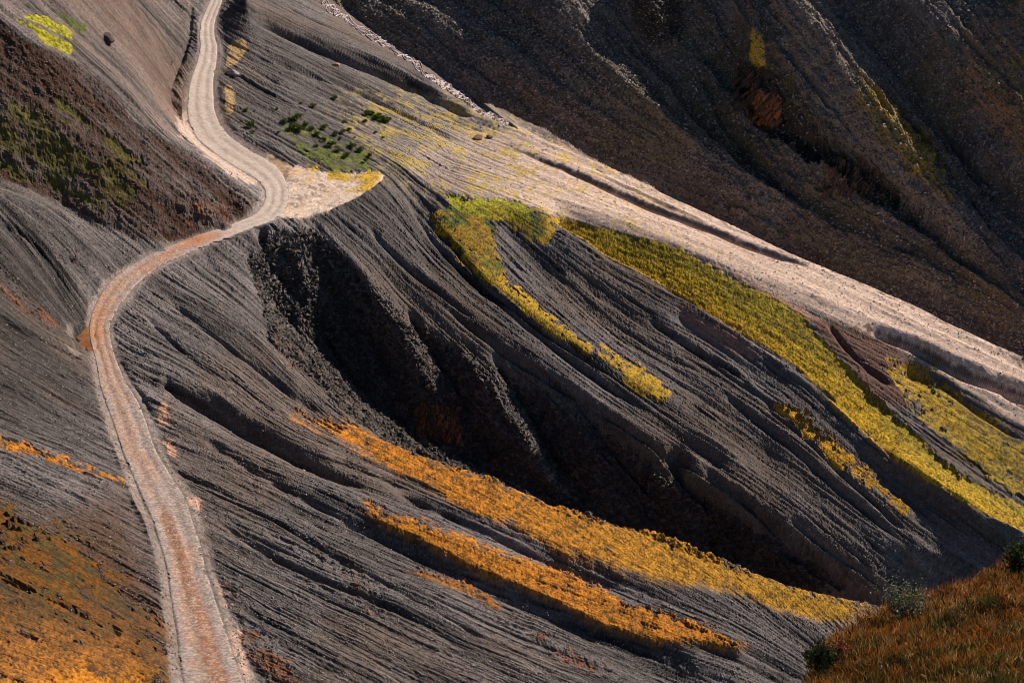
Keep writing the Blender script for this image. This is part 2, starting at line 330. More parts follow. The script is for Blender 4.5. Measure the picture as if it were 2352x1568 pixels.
CARVES = [([(570,40),(700,100),(850,158),(960,200),(1015,232),(1090,270)], 8, 0.9), ([(720,700),(800,850),(860,900)], 9, 1.0), ([(930,700),(1020,840),(1080,960)], 9, 1.2), ([(1120,790),(1240,960),(1310,1080)], 9, 1.2), ([(1320,900),(1430,1040),(1520,1150)], 9, 1.2), ([(1500,1010),(1620,1150),(1720,1270)], 9, 1.2), ([(1680,1110),(1800,1230),(1900,1340)], 8, 1.0),
 ([(1150,325),(1330,402),(1480,470),(1620,523),(1750,576),(1860,612)], 5, .65), ([(1985,750),(2100,797),(2200,852),(2352,908),(2500,970)], 10, 1.7),
 ([(370,865),(400,892),(480,945),(600,1008),(740,1080),(850,1125)], 10, 0.9), ([(450,1000),(600,1085),(760,1170),(900,1240),(1050,1310)], 7, .6),
 ([(1000,690),(1150,800),(1300,890),(1480,1000),(1700,1140)], 7, .8), ([(930,450),(1000,560),(1120,680),(1300,820),(1500,960)], 7, .9),
 ([(1020,540),(1120,660),(1260,770),(1400,860)], 5, .7), ([(840,520),(960,640),(1100,740)], 6, .6),
 ([(380,680),(500,770),(620,860),(760,960)], 6, .5), ([(330,720),(450,830),(560,890)], 5, .4), ([(600,1180),(800,1290),(1000,1400),(1250,1520)], 6, .6),
 ([(480,1180),(700,1310),(900,1400),(1100,1500)], 6, .5), ([(900,1130),(1050,1190),(1250,1280),(1450,1350)], 8, .6),
 ([(620,140),(760,190),(900,250),(1080,340)], 6, .6), ([(310,60),(360,110),(400,150)], 8, .8), ([(330,30),(390,80),(430,110)], 7, .7), ([(440,0),(425,110),(385,215),(380,250)], 7, .5),
 ([(1750,930),(1900,1060),(2100,1240)], 6, .6), ([(1650,900),(1850,1060),(2080,1250)], 6, .6), ([(1480,720),(1650,850),(1850,990)], 6, .5),
 ([(0,505),(80,560),(180,690)], 6, .5), ([(0,745),(100,790),(190,840)], 7, .6), ([(1800,1180),(1950,1290),(2080,1380)], 7, .8), ([(1600,1060),(1780,1200),(1950,1350)], 7, .8),
 ([(55,60),(110,85),(170,108)], 3, .5), ([(2140,870),(2260,960),(2352,1010)], 5, .4), ([(1900,740),(1960,820),(2050,900)], 6, .5), ([(2300,900),(2400,960)], 6, .6)]

def axis(lo, hi, step, far, n):
    core = np.arange(lo, hi + step, step); g = np.linspace(0, 1, n + 1)[1:] ** 2 * far
    return np.concatenate([(lo - g)[::-1], core, core[-1] + g])

class Sheet:
    """one piece of terrain: a height above its base plane, tessellated finely where it is seen"""
    def __init__(s, plane, us, vs):
        s.p = plane; s.us = us; s.vs = vs; s.nx = len(us); s.ny = len(vs)
        U, V = np.meshgrid(us, vs); s.X, s.Y, s.Z0 = plane.at(U, V); s.U, s.V = U, V
    def idx(s, u, v): return np.interp(u, s.us, np.arange(s.nx)), np.interp(v, s.vs, np.arange(s.ny))
    def solve(s, lines, backs=()):
        num = np.zeros((s.ny, s.nx)); k = np.zeros((s.ny, s.nx))
        def put(u, v, h):
            ok = (u > s.us[0]) & (u < s.us[-1]) & (v > s.vs[0]) & (v < s.vs[-1])
            fx, fy = s.idx(u[ok], v[ok]); ix = np.rint(fx).astype(int); iy = np.rint(fy).astype(int)
            np.add.at(num, (iy, ix), h[ok]); np.add.at(k, (iy, ix), 1)
        for ln in lines:
            d = dense(ln); u, v = s.p.uv(d[:, 0], d[:, 1], d[:, 2]); put(u, v, d[:, 2])
        for ln, off, dh in backs:
            d = dense(ln); u, v = s.p.uv(d[:, 0], d[:, 1], d[:, 2], off); put(u, v, d[:, 2] + dh)
        val = np.where(k > 0, num / np.maximum(k, 1), 0)
        s.h = blur(diffuse(val, (k > 0).astype(float)), 2)
    def image(s):
        return project(s.X, s.Y, s.Z0 + s.h)[:2]
    def carve(s, carves):
        px, py = s.image()
        for ln, wd, dp in carves:
            q = np.array(ln, float); q = catmull(q, 12); acc = np.full(s.h.shape, 1e9)
            lo = q.min(0) - 5 * wd; hi = q.max(0) + 5 * wd
            sel = np.where((px > lo[0]) & (px < hi[0]) & (py > lo[1]) & (py < hi[1])); X = px[sel]; Y = py[sel]; best = np.full(X.shape, 1e9); tt = np.zeros(X.shape)
            for i in range(len(q) - 1):
                e = q[i + 1] - q[i]; t = np.clip(((X - q[i, 0]) * e[0] + (Y - q[i, 1]) * e[1]) / (e @ e), 0, 1)
                dd = np.hypot(X - q[i, 0] - t * e[0], Y - q[i, 1] - t * e[1]); m = dd < best; best[m] = dd[m]; tt[m] = (i + t[m]) / (len(q) - 1)
            wob = 0.6 + 0.8 * vnoise(X / 40, Y / 40, 5)
            s.h[sel] -= dp * wob * np.exp(-(best / wd) ** 2) * sstep(0, .12, tt) * sstep(1, .85, tt)
    def grain(s, seeds=11):
        px, py = s.image()
        f = bil(FLOW, (px - MX0) / FLOW_S, (py - MY0) / FLOW_S); a = 0.5 * np.arctan2(f[..., 1], f[..., 0])
        a = np.where(np.cos(a) < 0, a + np.pi, a)
        vx, vy = np.cos(a), np.sin(a)
        J11 = np.gradient(px, axis=1); J12 = np.gradient(px, axis=0); J21 = np.gradient(py, axis=1); J22 = np.gradient(py, axis=0)
        st = np.median(np.diff(s.us)); J11, J12, J21, J22 = [blur(j / st, 3) for j in (J11, J12, J21, J22)]
        det = J11 * J22 - J12 * J21; ok = det > 0.2; det = np.where(ok, det, 1)
        ux = np.where(ok, (J22 * vx - J12 * vy) / det, vx); uy = np.where(ok, (-J21 * vx + J11 * vy) / det, vy)
        n = np.maximum(np.hypot(ux, uy), 1e-6); ux = (ux / n).astype(np.float32); uy = (uy / n).astype(np.float32)
        r = np.random.default_rng(seeds); wn = lambda k: blur(r.standard_normal(s.h.shape), k) if k else r.standard_normal(s.h.shape)
        s.g0 = lic(wn(11), ux, uy, 150); s.g1 = lic(wn(5), ux, uy, 130); s.g2 = lic(wn(2), ux, uy, 90); s.g3 = lic(wn(1), ux, uy, 55); s.g4 = lic(wn(0), ux, uy, 12); s.g5 = lic(wn(0), ux, uy, 60); s.g5 = .45 * s.g5 + .55 * box(box(s.g5, 1, 0), 1, 1); s.g5 /= s.g5.std()
    def pts(s): return np.stack([s.X, s.Y, s.Z0 + s.h], -1)

ST = 1.7
A = Sheet(PA, axis(-140, 2480, ST, 1300, 22), axis(-300, 1860, ST, 330, 14))
A.solve(LINES, BACKS); A.carve(CARVES); A.grain()
ax_, ay_ = A.image()
wx, wy = A.X, A.Y
N_big = fbm(wx, wy, 9, 1, 4); N_mid = fbm(wx, wy, 2.2, 2, 4, .6); N_fine = fbm(wx, wy, .6, 3, 3, .65)

# --- areas of the hillside
ORANGE1 = band([(668,945),(705,960),(830,988),(950,1038),(1100,1083),(1250,1148),(1400,1188),(1500,1220),(1650,1278),(1800,1338),(1950,1373),(2040,1398)],
               [(668,962),(720,985),(780,1008),(840,1040),(900,1082),(1000,1125),(1080,1165),(1200,1215),(1300,1270),(1420,1308),(1550,1338),(1700,1368),(1800,1405),(1900,1425),(2040,1415)], 13)
ORANGE2 = band([(825,1158),(950,1196),(1100,1248),(1200,1288),(1300,1318),(1450,1388),(1600,1430),(1715,1484)],
               [(830,1182),(900,1212),(1000,1255),(1100,1312),(1200,1354),(1300,1392),(1400,1442),(1500,1474),(1600,1478),(1700,1490)], 9)
ORANGE3 = stroke([(935,1300,5),(1000,1325,9),(1080,1352,10),(1155,1395,8)], 8, 5)
YELLOW1 = band([(1270,500),(1400,528),(1560,568),(1700,648),(1830,715),(1900,795),(1990,900),(2100,1000),(2200,1095),(2380,1180)],
               [(1285,522),(1400,592),(1500,642),(1600,702),(1700,762),(1800,822),(1900,905),(1945,960),(2050,1045),(2150,1115),(2380,1245)], 4)
YELLOW_UP = band([(1270,480),(1400,510),(1560,548),(1700,628),(1830,690),(1900,770),(1990,870),(2100,975),(2200,1070),(2380,1150)],[(1285,505),(1400,552),(1500,590),(1600,640),(1700,700),(1800,765),(1900,850),(1950,905),(2050,1000),(2150,1075),(2380,1205)], 16)
YELLOW2 = band([(2040,825),(2120,840),(2200,895),(2290,975),(2390,1060)], [(2060,870),(2100,950),(2180,1020),(2260,1085),(2390,1165)], 10)
SADDLE = area([(1020,448),(1060,458),(1200,462),(1225,490),(1215,520),(1180,510),(1120,500),(1060,490),(1030,470)], 5)
SADDLE_LOW = area([(985,475),(1060,480),(1230,480),(1290,520),(1260,560),(1215,550),(1160,505),(1130,510),(1140,575),(1160,640),(1120,660),(1060,590),(1010,540)], 7)
STRIP_A = stroke([(1005,500,12),(1060,590,14),(1130,640,11),(1200,690,13),(1270,750,12),(1320,785,7),(1360,808,4)], 14, 7)
STRIP_B = stroke([(1385,800,5),(1450,865,22),(1530,915,14)], 14, 8)
STRIP_C = stroke([(1790,935,14),(1850,980,22),(1930,1050,24),(2010,1120,20),(2090,1185,12)], 20, 8)
LEFT_HILL = area([(-300,1165),(0,1180),(80,1225),(170,1230),(230,1290),(330,1400),(385,1475),(372,1568),(360,1700),(-300,1700)], 26)
LEFT_LOW = area([(-300,1390),(0,1425),(160,1450),(330,1510),(370,1568),(360,1700),(-300,1700)], 40)
LEFT_SOIL = area([(-300,1140),(0,1150),(120,1200),(250,1130),(300,1200),(350,1330),(390,1440),(390,1600),(-300,1700)], 30)
LEFT_STRIP = stroke([(-60,1000,8),(60,1032,8),(180,1075,8),(285,1112,5)], 8, 5)
KNOLL = area([(-300,20),(0,52),(90,122),(190,155),(268,222),(300,280),(380,330),(455,360),(600,462),(560,500),(440,550),(300,548),(150,478),(0,415),(-300,330)], 6)
KNOLL_GREEN = area([(-300,230),(0,245),(120,250),(200,270),(270,300),(330,420),(340,470),(250,470),(120,440),(0,400),(-300,330)], 25)
LIME = np.maximum(area([(48,41),(78,28),(112,36),(150,60),(166,74),(170,92),(130,76),(90,58)], 2), area([(28,48),(46,46),(90,66),(130,86),(167,103),(168,116),(160,133),(130,120),(104,112),(94,98),(70,72)], 2))
LIME_DARK = stroke([(125,25,8),(160,45,10),(200,75,8)], 9, 6)
GREEN_BANK = area([(640,270),(700,285),(760,320),(850,345),(855,395),(800,400),(740,385),(690,350),(650,310)], 14)
GREEN_SMALL = stroke([(838,262,5),(870,272,9),(895,280,5)], 8, 4)
PALE = area([(1010,300),(1180,290),(1400,383),(1600,478),(1800,573),(1960,638),(2100,698),(2352,823),(2700,990),(2700,1120),(2352,975),(2200,885),(2000,768),(1830,705),(1700,642),(1560,565),(1400,526),(1290,498),(1220,475),(1030,442),(930,405),(960,340)], 14)
PALE_DIM = area([(760,215),(1000,232),(1180,290),(1300,360),(1250,470),(1030,440),(900,400),(820,330)], 40)
PARK = area([(610,345),(660,378),(760,398),(892,398),(868,428),(790,470),(700,502),(630,498),(660,440),(612,395)], 6)
PARK_YEL = np.maximum(stroke([(745,402,10),(800,408,8),(880,404,8),(845,430,10),(790,448,5)], 8, 6), stroke([(700,380,8),(745,396,8)], 8, 8))
SHOULDER_L = stroke([(415,250,6),(425,300,16),(470,340,12),(540,395,12),(590,425,6)], 10, 7)
BUFF = np.maximum(area([(525,92),(565,88),(568,115),(545,145),(515,165),(528,120)], 6), stroke([(520,192,8),(530,225,12),(525,268,8)], 9, 6))
ROADBANK = np.maximum(stroke([(380,900,7),(375,950,14),(385,1000,11),(410,1070,14),(430,1100,14),(455,1170,6)], 9, 7), stroke([(500,1290,9),(530,1430,9),(560,1568,12)], 9, 12))
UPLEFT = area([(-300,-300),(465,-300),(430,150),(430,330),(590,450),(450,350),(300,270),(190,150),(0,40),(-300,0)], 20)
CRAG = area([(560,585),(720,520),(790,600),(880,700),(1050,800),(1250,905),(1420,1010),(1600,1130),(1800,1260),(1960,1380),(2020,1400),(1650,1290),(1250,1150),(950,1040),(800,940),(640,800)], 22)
RUST = np.maximum.reduce([area([(950,930),(1040,920),(1060,990),(1000,1030),(950,1000)], 14) * .8, area([(1300,1040),(1420,1030),(1470,1090),(1400,1150),(1320,1110)], 30) * .7,
    area([(640,780),(700,800),(720,870),(660,840)], 10), area([(420,470),(560,470),(540,520),(430,540)], 14), stroke([(0,645,12),(60,700,18),(140,770,10)], 14, 12),
    stroke([(700,1260,10),(800,1310,18),(900,1420,18)], 14, 16), stroke([(1235,1460,10),(1310,1500,12),(1400,1540,8)], 10, 8), stroke([(520,1330,16),(600,1480,30),(700,1560,30)], 20, 30),
    stroke([(130,580,8),(180,610,12),(200,630,8)], 10, 10)])
REDPATCH = np.maximum(area([(1540,690),(1600,715),(1760,815),(1720,830),(1620,770),(1560,730)], 10), stroke([(1560,590,5),(1700,640,10),(1850,715,10),(1960,800,10)], 8, 8))
REDSLOPE = area([(1840,715),(2000,765),(2180,880),(2060,850),(2110,960),(2010,900),(1910,800)], 16)
DARKGRASS = stroke([(2150,700,10),(2250,800,12)], 10, 10)
STREAKSEAM = stroke([(600,40,8),(700,90,16),(850,148,20),(950,190,14),(1015,230,5)], 12, 6)

M_DIR = .10
N_clump = fbm(wx, wy, 1.3, 92, 3, .6)
def M(img, wob=7.0, rag=.5, lo=.35, hi=.65):
    """an area's cover at each ground point, its edge frayed"""
    v = mask(img, ax_ + (N_mid - .5) * 2 * wob + A.g3 * wob * .12, ay_ + (N_fine - .5) * 2 * wob)
    return sstep(lo, hi, v + (N_fine - .5) * rag + (N_mid - .5) * rag * .6 + M_DIR * rag * (A.g2 + .6 * A.g5)) * sstep(.03, .25, v)

STREAM_BED = stroke([(690,-60,12),(742,2,12),(860,88,14),(960,150,14),(1030,205,16),(1100,256,16),(1165,291,12)], 14, 8); bed_m = mask(STREAM_BED, ax_, ay_)
road_m = mask(road_core, ax_, ay_); road_w = mask(road_wide, ax_, ay_)
m_or1, m_or2, m_or3 = M(ORANGE1, 14, 1.0, .12, .85), M(ORANGE2, 12, 1.0, .12, .85), M(ORANGE3, 10, 1.2, .15, .9) * .9
m_y1, m_y2 = M(YELLOW1, 8, .7, .15, .8), M(YELLOW2, 14, 1.6) * .8
OC = np.array([(600,-3),(710,-3.8),(830,-4.4),(950,-4.9),(1100,-5.4),(1250,-5.9),(1400,-6.4),(1650,-7.4),(1800,-8),(1950,-8.8),(2025,-9.6),(2250,-12)])
m_or1 = m_or1 * sstep(-3.2, -1.8, A.h - np.interp(ax_, OC[:, 0], OC[:, 1]))
m_sad, m_sadl = M(SADDLE), M(SADDLE_LOW, 12, 1.5) * .9
m_sa, m_sb, m_sc = M(STRIP_A, 12, 1.8) * .9, M(STRIP_B, 11, 1.6) * .9, M(STRIP_C, 11, 1.2) * .95
m_lh, m_ls = M(LEFT_HILL, 24, 1.6), M(LEFT_STRIP, 8, 1.3); m_ll = mask(LEFT_LOW, ax_, ay_)
m_kn, m_kg = M(KNOLL, 4, .2), M(KNOLL_GREEN, 30, 1.5) * sstep(.38, .56, fbm(wx * .6, wy * 1.6 + A.Z0, 1.5, 94, 4, .65))
m_lime, m_gb, m_gs = M(LIME, 3, .3), M(GREEN_BANK, 8, 1.0), M(GREEN_SMALL, 4, .6)
m_pale = M(PALE, 5, .35, .2, .8) * (.30 + .70 * sstep(980, 1330, ax_ + (N_mid - .5) * 160)); m_pd = M(PALE_DIM, 12, .9, .2, 1.0)
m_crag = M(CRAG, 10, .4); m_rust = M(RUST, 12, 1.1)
m_grass = np.clip(np.maximum.reduce([m_or1, m_or2, m_or3, m_y1, m_y2, m_sad, m_sadl, m_sa, m_sb, m_sc, m_lh, m_ls, m_kg * .8, m_lime * .6, m_gb]), 0, 1)
m_park = M(PARK, 5, .3)

# --- relief detail
inc = lambda g, k: np.maximum(0, g - k)
slate = (1 - m_grass) * (1 - .85 * m_pale) * (1 - m_park)
flat = 1 - np.clip(road_w * 1.4, 0, 1) * .9
vary = np.clip(.25 + 2.2 * (N_big - .25), .2, 1.5); det = slate * (.26 * A.g0 + .05 * A.g1 - .14 * inc(A.g1, 1.5) * vary + vary * (.045 * A.g2 - .26 * inc(A.g2, 1.6) + .05 * A.g3 - .28 * inc(A.g3, 1.5)) + .05 * A.g5 - .05 * inc(A.g5, 1.3) + .016 * A.g4) + .12 * m_crag * A.g2 - .3 * m_crag * inc(A.g2, .9)
det += m_pale * (.03 * A.g2 + .015 * A.g3 - .10 * inc(A.g2, 1.6) - .10 * inc(A.g4, 2.0))
det += (1 - m_park) * (N_mid - .5) * .09 * (1 - .7 * m_pale) + (N_fine - .5) * .035 * (1 - .6 * m_pale)
crag2 = np.clip(m_crag + .5 * m_rust + .4 * m_kn, 0, 1)
det += crag2 * ((np.abs(N_big - .5) * -2.4 + .25) + (N_mid - .5) * .6 + (N_fine - .5) * .25)
moss = np.abs(fbm(wx, wy, .32, 91, 3, .6) - .5) * 4
det += m_grass * (1 - .7 * m_kn) * (.02 + .05 * np.minimum(moss, .8) + (N_mid - .5) * .05 + (N_fine - .5) * .06 + .02 * A.g3 + .015 * A.g4)
A.h = A.h + det * flat * (1 - .8 * m_park) * (1 - .85 * bed_m)
A.h = A.h * (1 - np.clip(road_m * 1.15, 0, 1)) + (-.07) * np.clip(road_m * 1.15, 0, 1)
P = A.pts()
def roughen(P, amp, scales, seed):
    """knobbly rock: pushes the surface along its normal by noise in space, so steep faces get it too"""
    du = np.gradient(P, axis=1); dv = np.gradient(P, axis=0); nrm = np.cross(dv, du); nrm /= np.maximum(np.linalg.norm(nrm, axis=-1, keepdims=True), 1e-9)
    nrm = np.stack([blur(nrm[..., k], 2) for k in range(3)], -1); n = 0
    for sc, am in scales:
        n = n + am * (fbm(P[..., 0] + P[..., 2] * .83, P[..., 1] * .6 - P[..., 2] * 1.37, sc, seed, 3, .6) - .5)
        n = n - am * .8 * np.abs(fbm(P[..., 0] - P[..., 2] * 1.1, P[..., 1] + P[..., 2] * .9, sc * 1.4, seed + 5, 2) - .5)
    return P + nrm * (n * amp)[..., None]
steep = np.abs(np.gradient(blur(A.h, 4), axis=0)) / np.maximum(np.abs(np.gradient(A.Y, axis=0)), 1e-6)
rough_m = (1 - bed_m) * np.clip(np.maximum(crag2, sstep(.6, 1.2, steep) * .6), 0, 1) * (1 - np.clip(road_w * 2, 0, 1)) * (1 - m_park)
P = roughen(P, rough_m, ((1.6, .7), (.5, .55)), 301)
ax_, ay_ = project(P[..., 0], P[..., 1], P[..., 2])[:2]

# --- colours of the materials, with shade painted in at some places
def mixc(c, col, m): return c * (1 - m[..., None]) + np.array(col) * m[..., None]
base = np.empty(P.shape); tone = np.clip(1 + .12 * A.g2 + .08 * A.g1 + .14 * A.g3 + .24 * A.g5 + .10 * A.g4 + (N_big - .5) * .7 - .6 * inc(A.g3, 1.1) - .35 * inc(A.g5, 1.2) + .14 * np.random.default_rng(21).standard_normal(N_big.shape), .15, 2.4)  # rill lines darkened in colour too, deepening the shade of their cuts
base[:] = np.array((.108, .097, .099)); tone = tone * (.62 + .76 * fbm(wx, wy, 17, 25, 3))
LEFT_SHADE = area([(-300,520),(0,500),(110,590),(190,720),(225,860),(240,980),(0,960),(-300,950)], 40)  # slope left of the road, darkened in colour to look shaded
base *= (tone * (1 - .55 * mask(LEFT_SHADE, ax_, ay_)))[..., None]
base = mixc(base, (.125, .092, .074), sstep(.45, .7, fbm(wx, wy, 12, 21, 3)) * .55)
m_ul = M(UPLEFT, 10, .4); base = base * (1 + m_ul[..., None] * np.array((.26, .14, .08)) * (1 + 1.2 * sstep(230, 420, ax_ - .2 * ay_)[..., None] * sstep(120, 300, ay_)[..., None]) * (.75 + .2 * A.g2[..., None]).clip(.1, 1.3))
base = mixc(base, (.036, .034, .035), m_crag * np.clip(.38 - .3 * A.g2 - 1.6 * (N_mid - .5) - .25 * A.g1, .0, .9))  # gully wall rock painted darker to deepen the gully's shade
base = mixc(base, (.058, .029, .020), m_kn * np.clip(.8 - .2 * A.g2, .3, 1))
base = mixc(base, (.075, .038, .020), mask(LEFT_SOIL, ax_, ay_) * .85)
base = mixc(base, (.17, .065, .026), m_rust * sstep(.48, .72, N_mid) * (.8 - .25 * m_crag))
base = mixc(base, (.34, .29, .26), m_pd * .55)
pt = np.clip(1 - .28 * inc(A.g2, 1.1) - .22 * inc(A.g5, 1.1) + .06 * A.g2 + .05 * A.g5 - .5 * inc(A.g3, 1.7) - .55 * inc(A.g4, 1.7) * sstep(.4, .6, N_mid), .3, 1.3)
base = base * (1 - m_pale[..., None]) + m_pale[..., None] * np.array((.60, .455, .38)) * pt[..., None]
base = mixc(base, (.36, .27, .05), m_pd * sstep(.47, .60, N_mid * .6 + N_fine * .4) * .75)
base = mixc(base, (.55, .40, .12), m_pale * sstep(.54, .64, N_fine * .5 + N_mid * .5) * sstep(1850, 1250, ax_) * .75)
FUR = np.maximum(stroke([(1150,325,3),(1240,365,5),(1330,402,6),(1480,470,5),(1620,523,5),(1750,576,5),(1860,612,3)], 5, 3), stroke([(1985,750,3),(2100,797,7),(2200,852,9),(2352,908,9),(2500,970,9)], 8, 3))  # dark slate in the furrows, putting their shade into the colour
base = mixc(base, (.075, .066, .066), M(FUR, 5, .9, .25, .6) * .9)
base = mixc(base, (.34, .19, .15), M(REDPATCH, 7, .5) * .8)
base = mixc(base, (.12, .058, .042), M(REDSLOPE, 9, .5) * .85)
base = mixc(base, (.50, .39, .33), M(SHOULDER_L, 6, .7) * .85)
pk = np.array((.60, .48, .40)) * (.72 + .56 * fbm(wx, wy, 1.1, 95, 4, .65))[..., None]
pk = mixc(pk, (.62, .40, .22), sstep(.50, .66, fbm(wx, wy, 2.6, 96, 3)) * .7); pk = mixc(pk, (.24, .19, .16), sstep(.60, .70, fbm(wx, wy, .7, 97, 3, .6)) * .8)
base = base * (1 - m_park[..., None]) + pk * m_park[..., None]
rim = stroke(PUDDLE[1:1] + [(186,738),(172,744),(158,756),(160,772),(166,784),(166,802),(176,812),(198,816),(208,830)], 5, 5)
base = mixc(base, (.34, .28, .25), sstep(.25, .7, mask(rim, ax_ + (N_fine - .5) * 10, ay_ + (N_mid - .5) * 10) + (N_fine - .5) * .9) * .45)
base = mixc(base, (.44, .29, .14), M(BUFF, 5, .4) * .9)
base = mixc(base, (.46, .27, .19), M(ROADBANK, 6, 1.1) * sstep(.4, .6, N_mid) * .9)
rag = .5 * sstep(.48, .95, road_w * 1.0 + (N_mid - .5) * .6 + (np.random.default_rng(8).random(N_fine.shape) - .5) * .5 + (N_fine - .5) * .8)
base = mixc(base, (.40, .325, .29), rag * (1 - m_park) * .85)
g_or = np.array((.46, .175, .016)); g_ye = np.array((.54, .335, .016)); g_am = np.array((.38, .22, .018)); g_gr = np.array((.075, .105, .016)); g_lime = np.array((.36, .34, .022)); g_br = np.array((.12, .055, .015))
gcol = np.zeros(P.shape); gw = np.zeros(P.shape[:2])
def grass(m, col):
    global gcol, gw
    gcol += m[..., None] * col; gw += m
hu = N_big[..., None]
along1 = sstep(900, 1900, ax_)[..., None]
grass(m_or1, g_or * (1 - along1 * .8) + g_am * along1 * .8); grass(m_or2, g_or); grass(m_or3, g_or * .7)
t_y = np.clip(sstep(.40, .62, N_big * .5 + .33 * mask(YELLOW_UP, ax_, ay_) + .08 + (N_fine - .5) * .35) * 1.0, 0, 1)[..., None]
grass(m_y1, g_ye * (1 - .45 * t_y) + g_gr * 1.6 * .45 * t_y); grass(M(stroke([(2060,840,10),(2120,900,16),(2200,985,16),(2290,1060,14)], 14, 12), 12, 1.5) * .7, g_ye * .45 + g_br * .6); grass(m_y2, g_ye * .62 + g_gr * .4)
t_s = sstep(.42, .58, N_mid)[..., None]; grass(m_sad, g_lime); grass(m_sadl, (g_ye * .6) * t_s + g_gr * 1.1 * (1 - t_s)); grass(m_sa, g_ye * .85); grass(m_sb, g_ye * .8); grass(m_sc, g_ye * .6 + g_or * .4)
ll = m_ll[..., None]; tl = sstep(.38, .58, fbm(wx, wy, 1.1, 93, 4, .7))[..., None]; grass(m_lh * (1 - .35 * sstep(.5, .62, N_big)), (g_or * .30 * tl + (np.array((.06, .036, .012)) + g_gr * .12) * (1 - tl)) * (1 - ll) + g_or * (.75 + .25 * tl) * ll); grass(m_ls, g_or * .9)
grass(m_kg * .8, np.array((.072, .092, .010)) * (1 - .5 * hu) + g_br * .5 * hu); grass(m_lime, g_lime); grass(m_gb * .85 * sstep(.36, .54, N_mid * .6 + N_fine * .4), np.array((.13, .17, .018))); grass(m_gs, g_gr); grass(M(LIME_DARK, 6, .8), g_gr * 1.2)
grass(M(PARK_YEL, 5, .6) * .9, g_ye)
gw1 = np.clip(gw, 0, 1); gcol = gcol / np.maximum(gw, 1e-6)[..., None]; gcol = mixc(gcol, (.045, .032, .012), sstep(.42, .08, moss + (N_fine - .5) * .7 + A.g4 * .04) * .75)
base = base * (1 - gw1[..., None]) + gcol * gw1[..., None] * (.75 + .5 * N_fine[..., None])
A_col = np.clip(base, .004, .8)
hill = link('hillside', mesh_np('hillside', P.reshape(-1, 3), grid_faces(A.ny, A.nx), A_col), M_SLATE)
tag(hill, 'dark slate hillside cut by gullies falling from upper left to lower right', 'hillside', kind='structure')

# ------------------------------------------------------------------ the far slope across the stream
v1 = np.array(PA.at(740, 0, -5.0)).ravel(); v2 = np.array(PA.at(2352, 810, -9.0)).ravel()
vd = v2 - v1; nh = np.array((-vd[1], vd[0])); nh /= np.hypot(*nh)
if nh @ np.array((1, 1)) < 0: nh = -nh
FAR_SLOPE = math.tan(math.radians(30))
td = vd[:2] / np.hypot(*vd[:2]); gr = vd[2] / np.hypot(*vd[:2]); g2 = td * gr + nh * FAR_SLOPE
PB = Plane(v1[2] - g2 @ v1[:2] - .8, g2[0], g2[1])
B_LINES = [[(600,-200,0),(740,0,0),(860,90,0),(960,150,0),(1160,285,0),(1600,475,0),(2000,650,0),(2352,800,0),(2700,960,0)],
 [(1800,-300,5),(1800,-20,5),(1900,120,5),(2010,260,4.4),(2130,400,3.4),(2250,540,2),(2352,640,1.2),(2600,800,1)],
 [(1640,-200,-1),(1650,0,-1.2),(1690,180,-1.2),(1740,300,-1.2),(1800,350,-1.2),(1950,440,-1),(2100,520,-.6),(2250,640,-.2)],
 [(1735,-60,3),(1735,60,3.4),(1738,140,3.0)], [(1700,200,.3),(1790,300,.6),(1870,380,.8),(1960,430,.6),(2060,450,.6)], [(1820,200,3.4),(1900,300,3),(2000,390,2.4),(2080,440,1.8)],
 [(1930,-200,2.5),(1930,-20,2),(2060,160,.6),(2200,320,0),(2352,490,-.5),(2600,700,-.5)],
 [(2100,-200,5),(2100,0,4.4),(2250,150,4.2),(2352,250,4.4),(2600,450,4)], [(1990,-100,3.8),(2120,130,2.8),(2260,300,2),(2352,400,1.8)],
 [(940,60,.3),(1041,155,.35),(1149,234,.45),(1293,284,.55),(1437,328,.6),(1545,380,.6),(1700,468,.6),(1901,562,.6),(2045,605,.55),(2189,659,.5),(2351,738,.5),(2600,850,.5)],
 [(1250,-200,1.6),(1250,0,1.8),(1450,200,2),(1600,330,2)], [(1400,-20,-.6),(1420,60,-1.0),(1600,310,-.6),(1700,420,.4)],
 [(1450,-100,3),(1500,0,3),(1540,60,1)], [(1560,120,-1),(1620,250,-.8)], [(900,-200,0),(1000,0,.6),(1100,120,1.2)]]
B = Sheet(PB, axis(640, 2480, 2.6, 2600, 22), axis(-260, 900, 2.6, 500, 14))
B.solve([[(x, y, h * 1.6) for x, y, h in ln] for ln in B_LINES])
B.carve([([(1600,150),(1680,300),(1800,430)], 8, 1.52), ([(2030,190),(2130,310),(2230,430),(2290,530)], 4, 1.52), ([(2080,150),(2200,290),(2300,420)], 10, 1.52),
         ([(1760,60),(1880,200),(1990,330),(2120,470)], 6, 1.14), ([(1340,0),(1500,170),(1700,380)], 6, 0.95), ([(2200,60),(2352,210)], 6, 1.14), ([(1850,20),(1960,160),(2060,280)], 5, 1.14)])
B.grain(23)
bx, by = B.image(); NbB = fbm(B.X, B.Y, 11, 31, 4); NmB = fbm(B.X, B.Y, 2.6, 32, 4, .6); NfB = fbm(B.X, B.Y, .8, 33, 3, .65)
def MB(img, wob=8.0, rag=.6, lo=.35, hi=.65):
    v = mask(img, bx + (NmB - .5) * 2 * wob, by + (NfB - .5) * 2 * wob); return sstep(lo, hi, v + (NfB - .5) * rag + (NmB - .5) * rag * .6) * sstep(.03, .25, v)
B_CRAG = np.maximum.reduce([area([(1440,-60),(1560,-60),(1580,80),(1530,110),(1450,60)], 14), area([(1690,150),(1770,150),(1800,210),(1900,330),(2060,420),(2070,460),(1930,450),(1820,350),(1740,300),(1690,230)], 10)])
B_RUST = area([(1725,200),(1795,215),(1790,270),(1745,305),(1715,260)], 8)
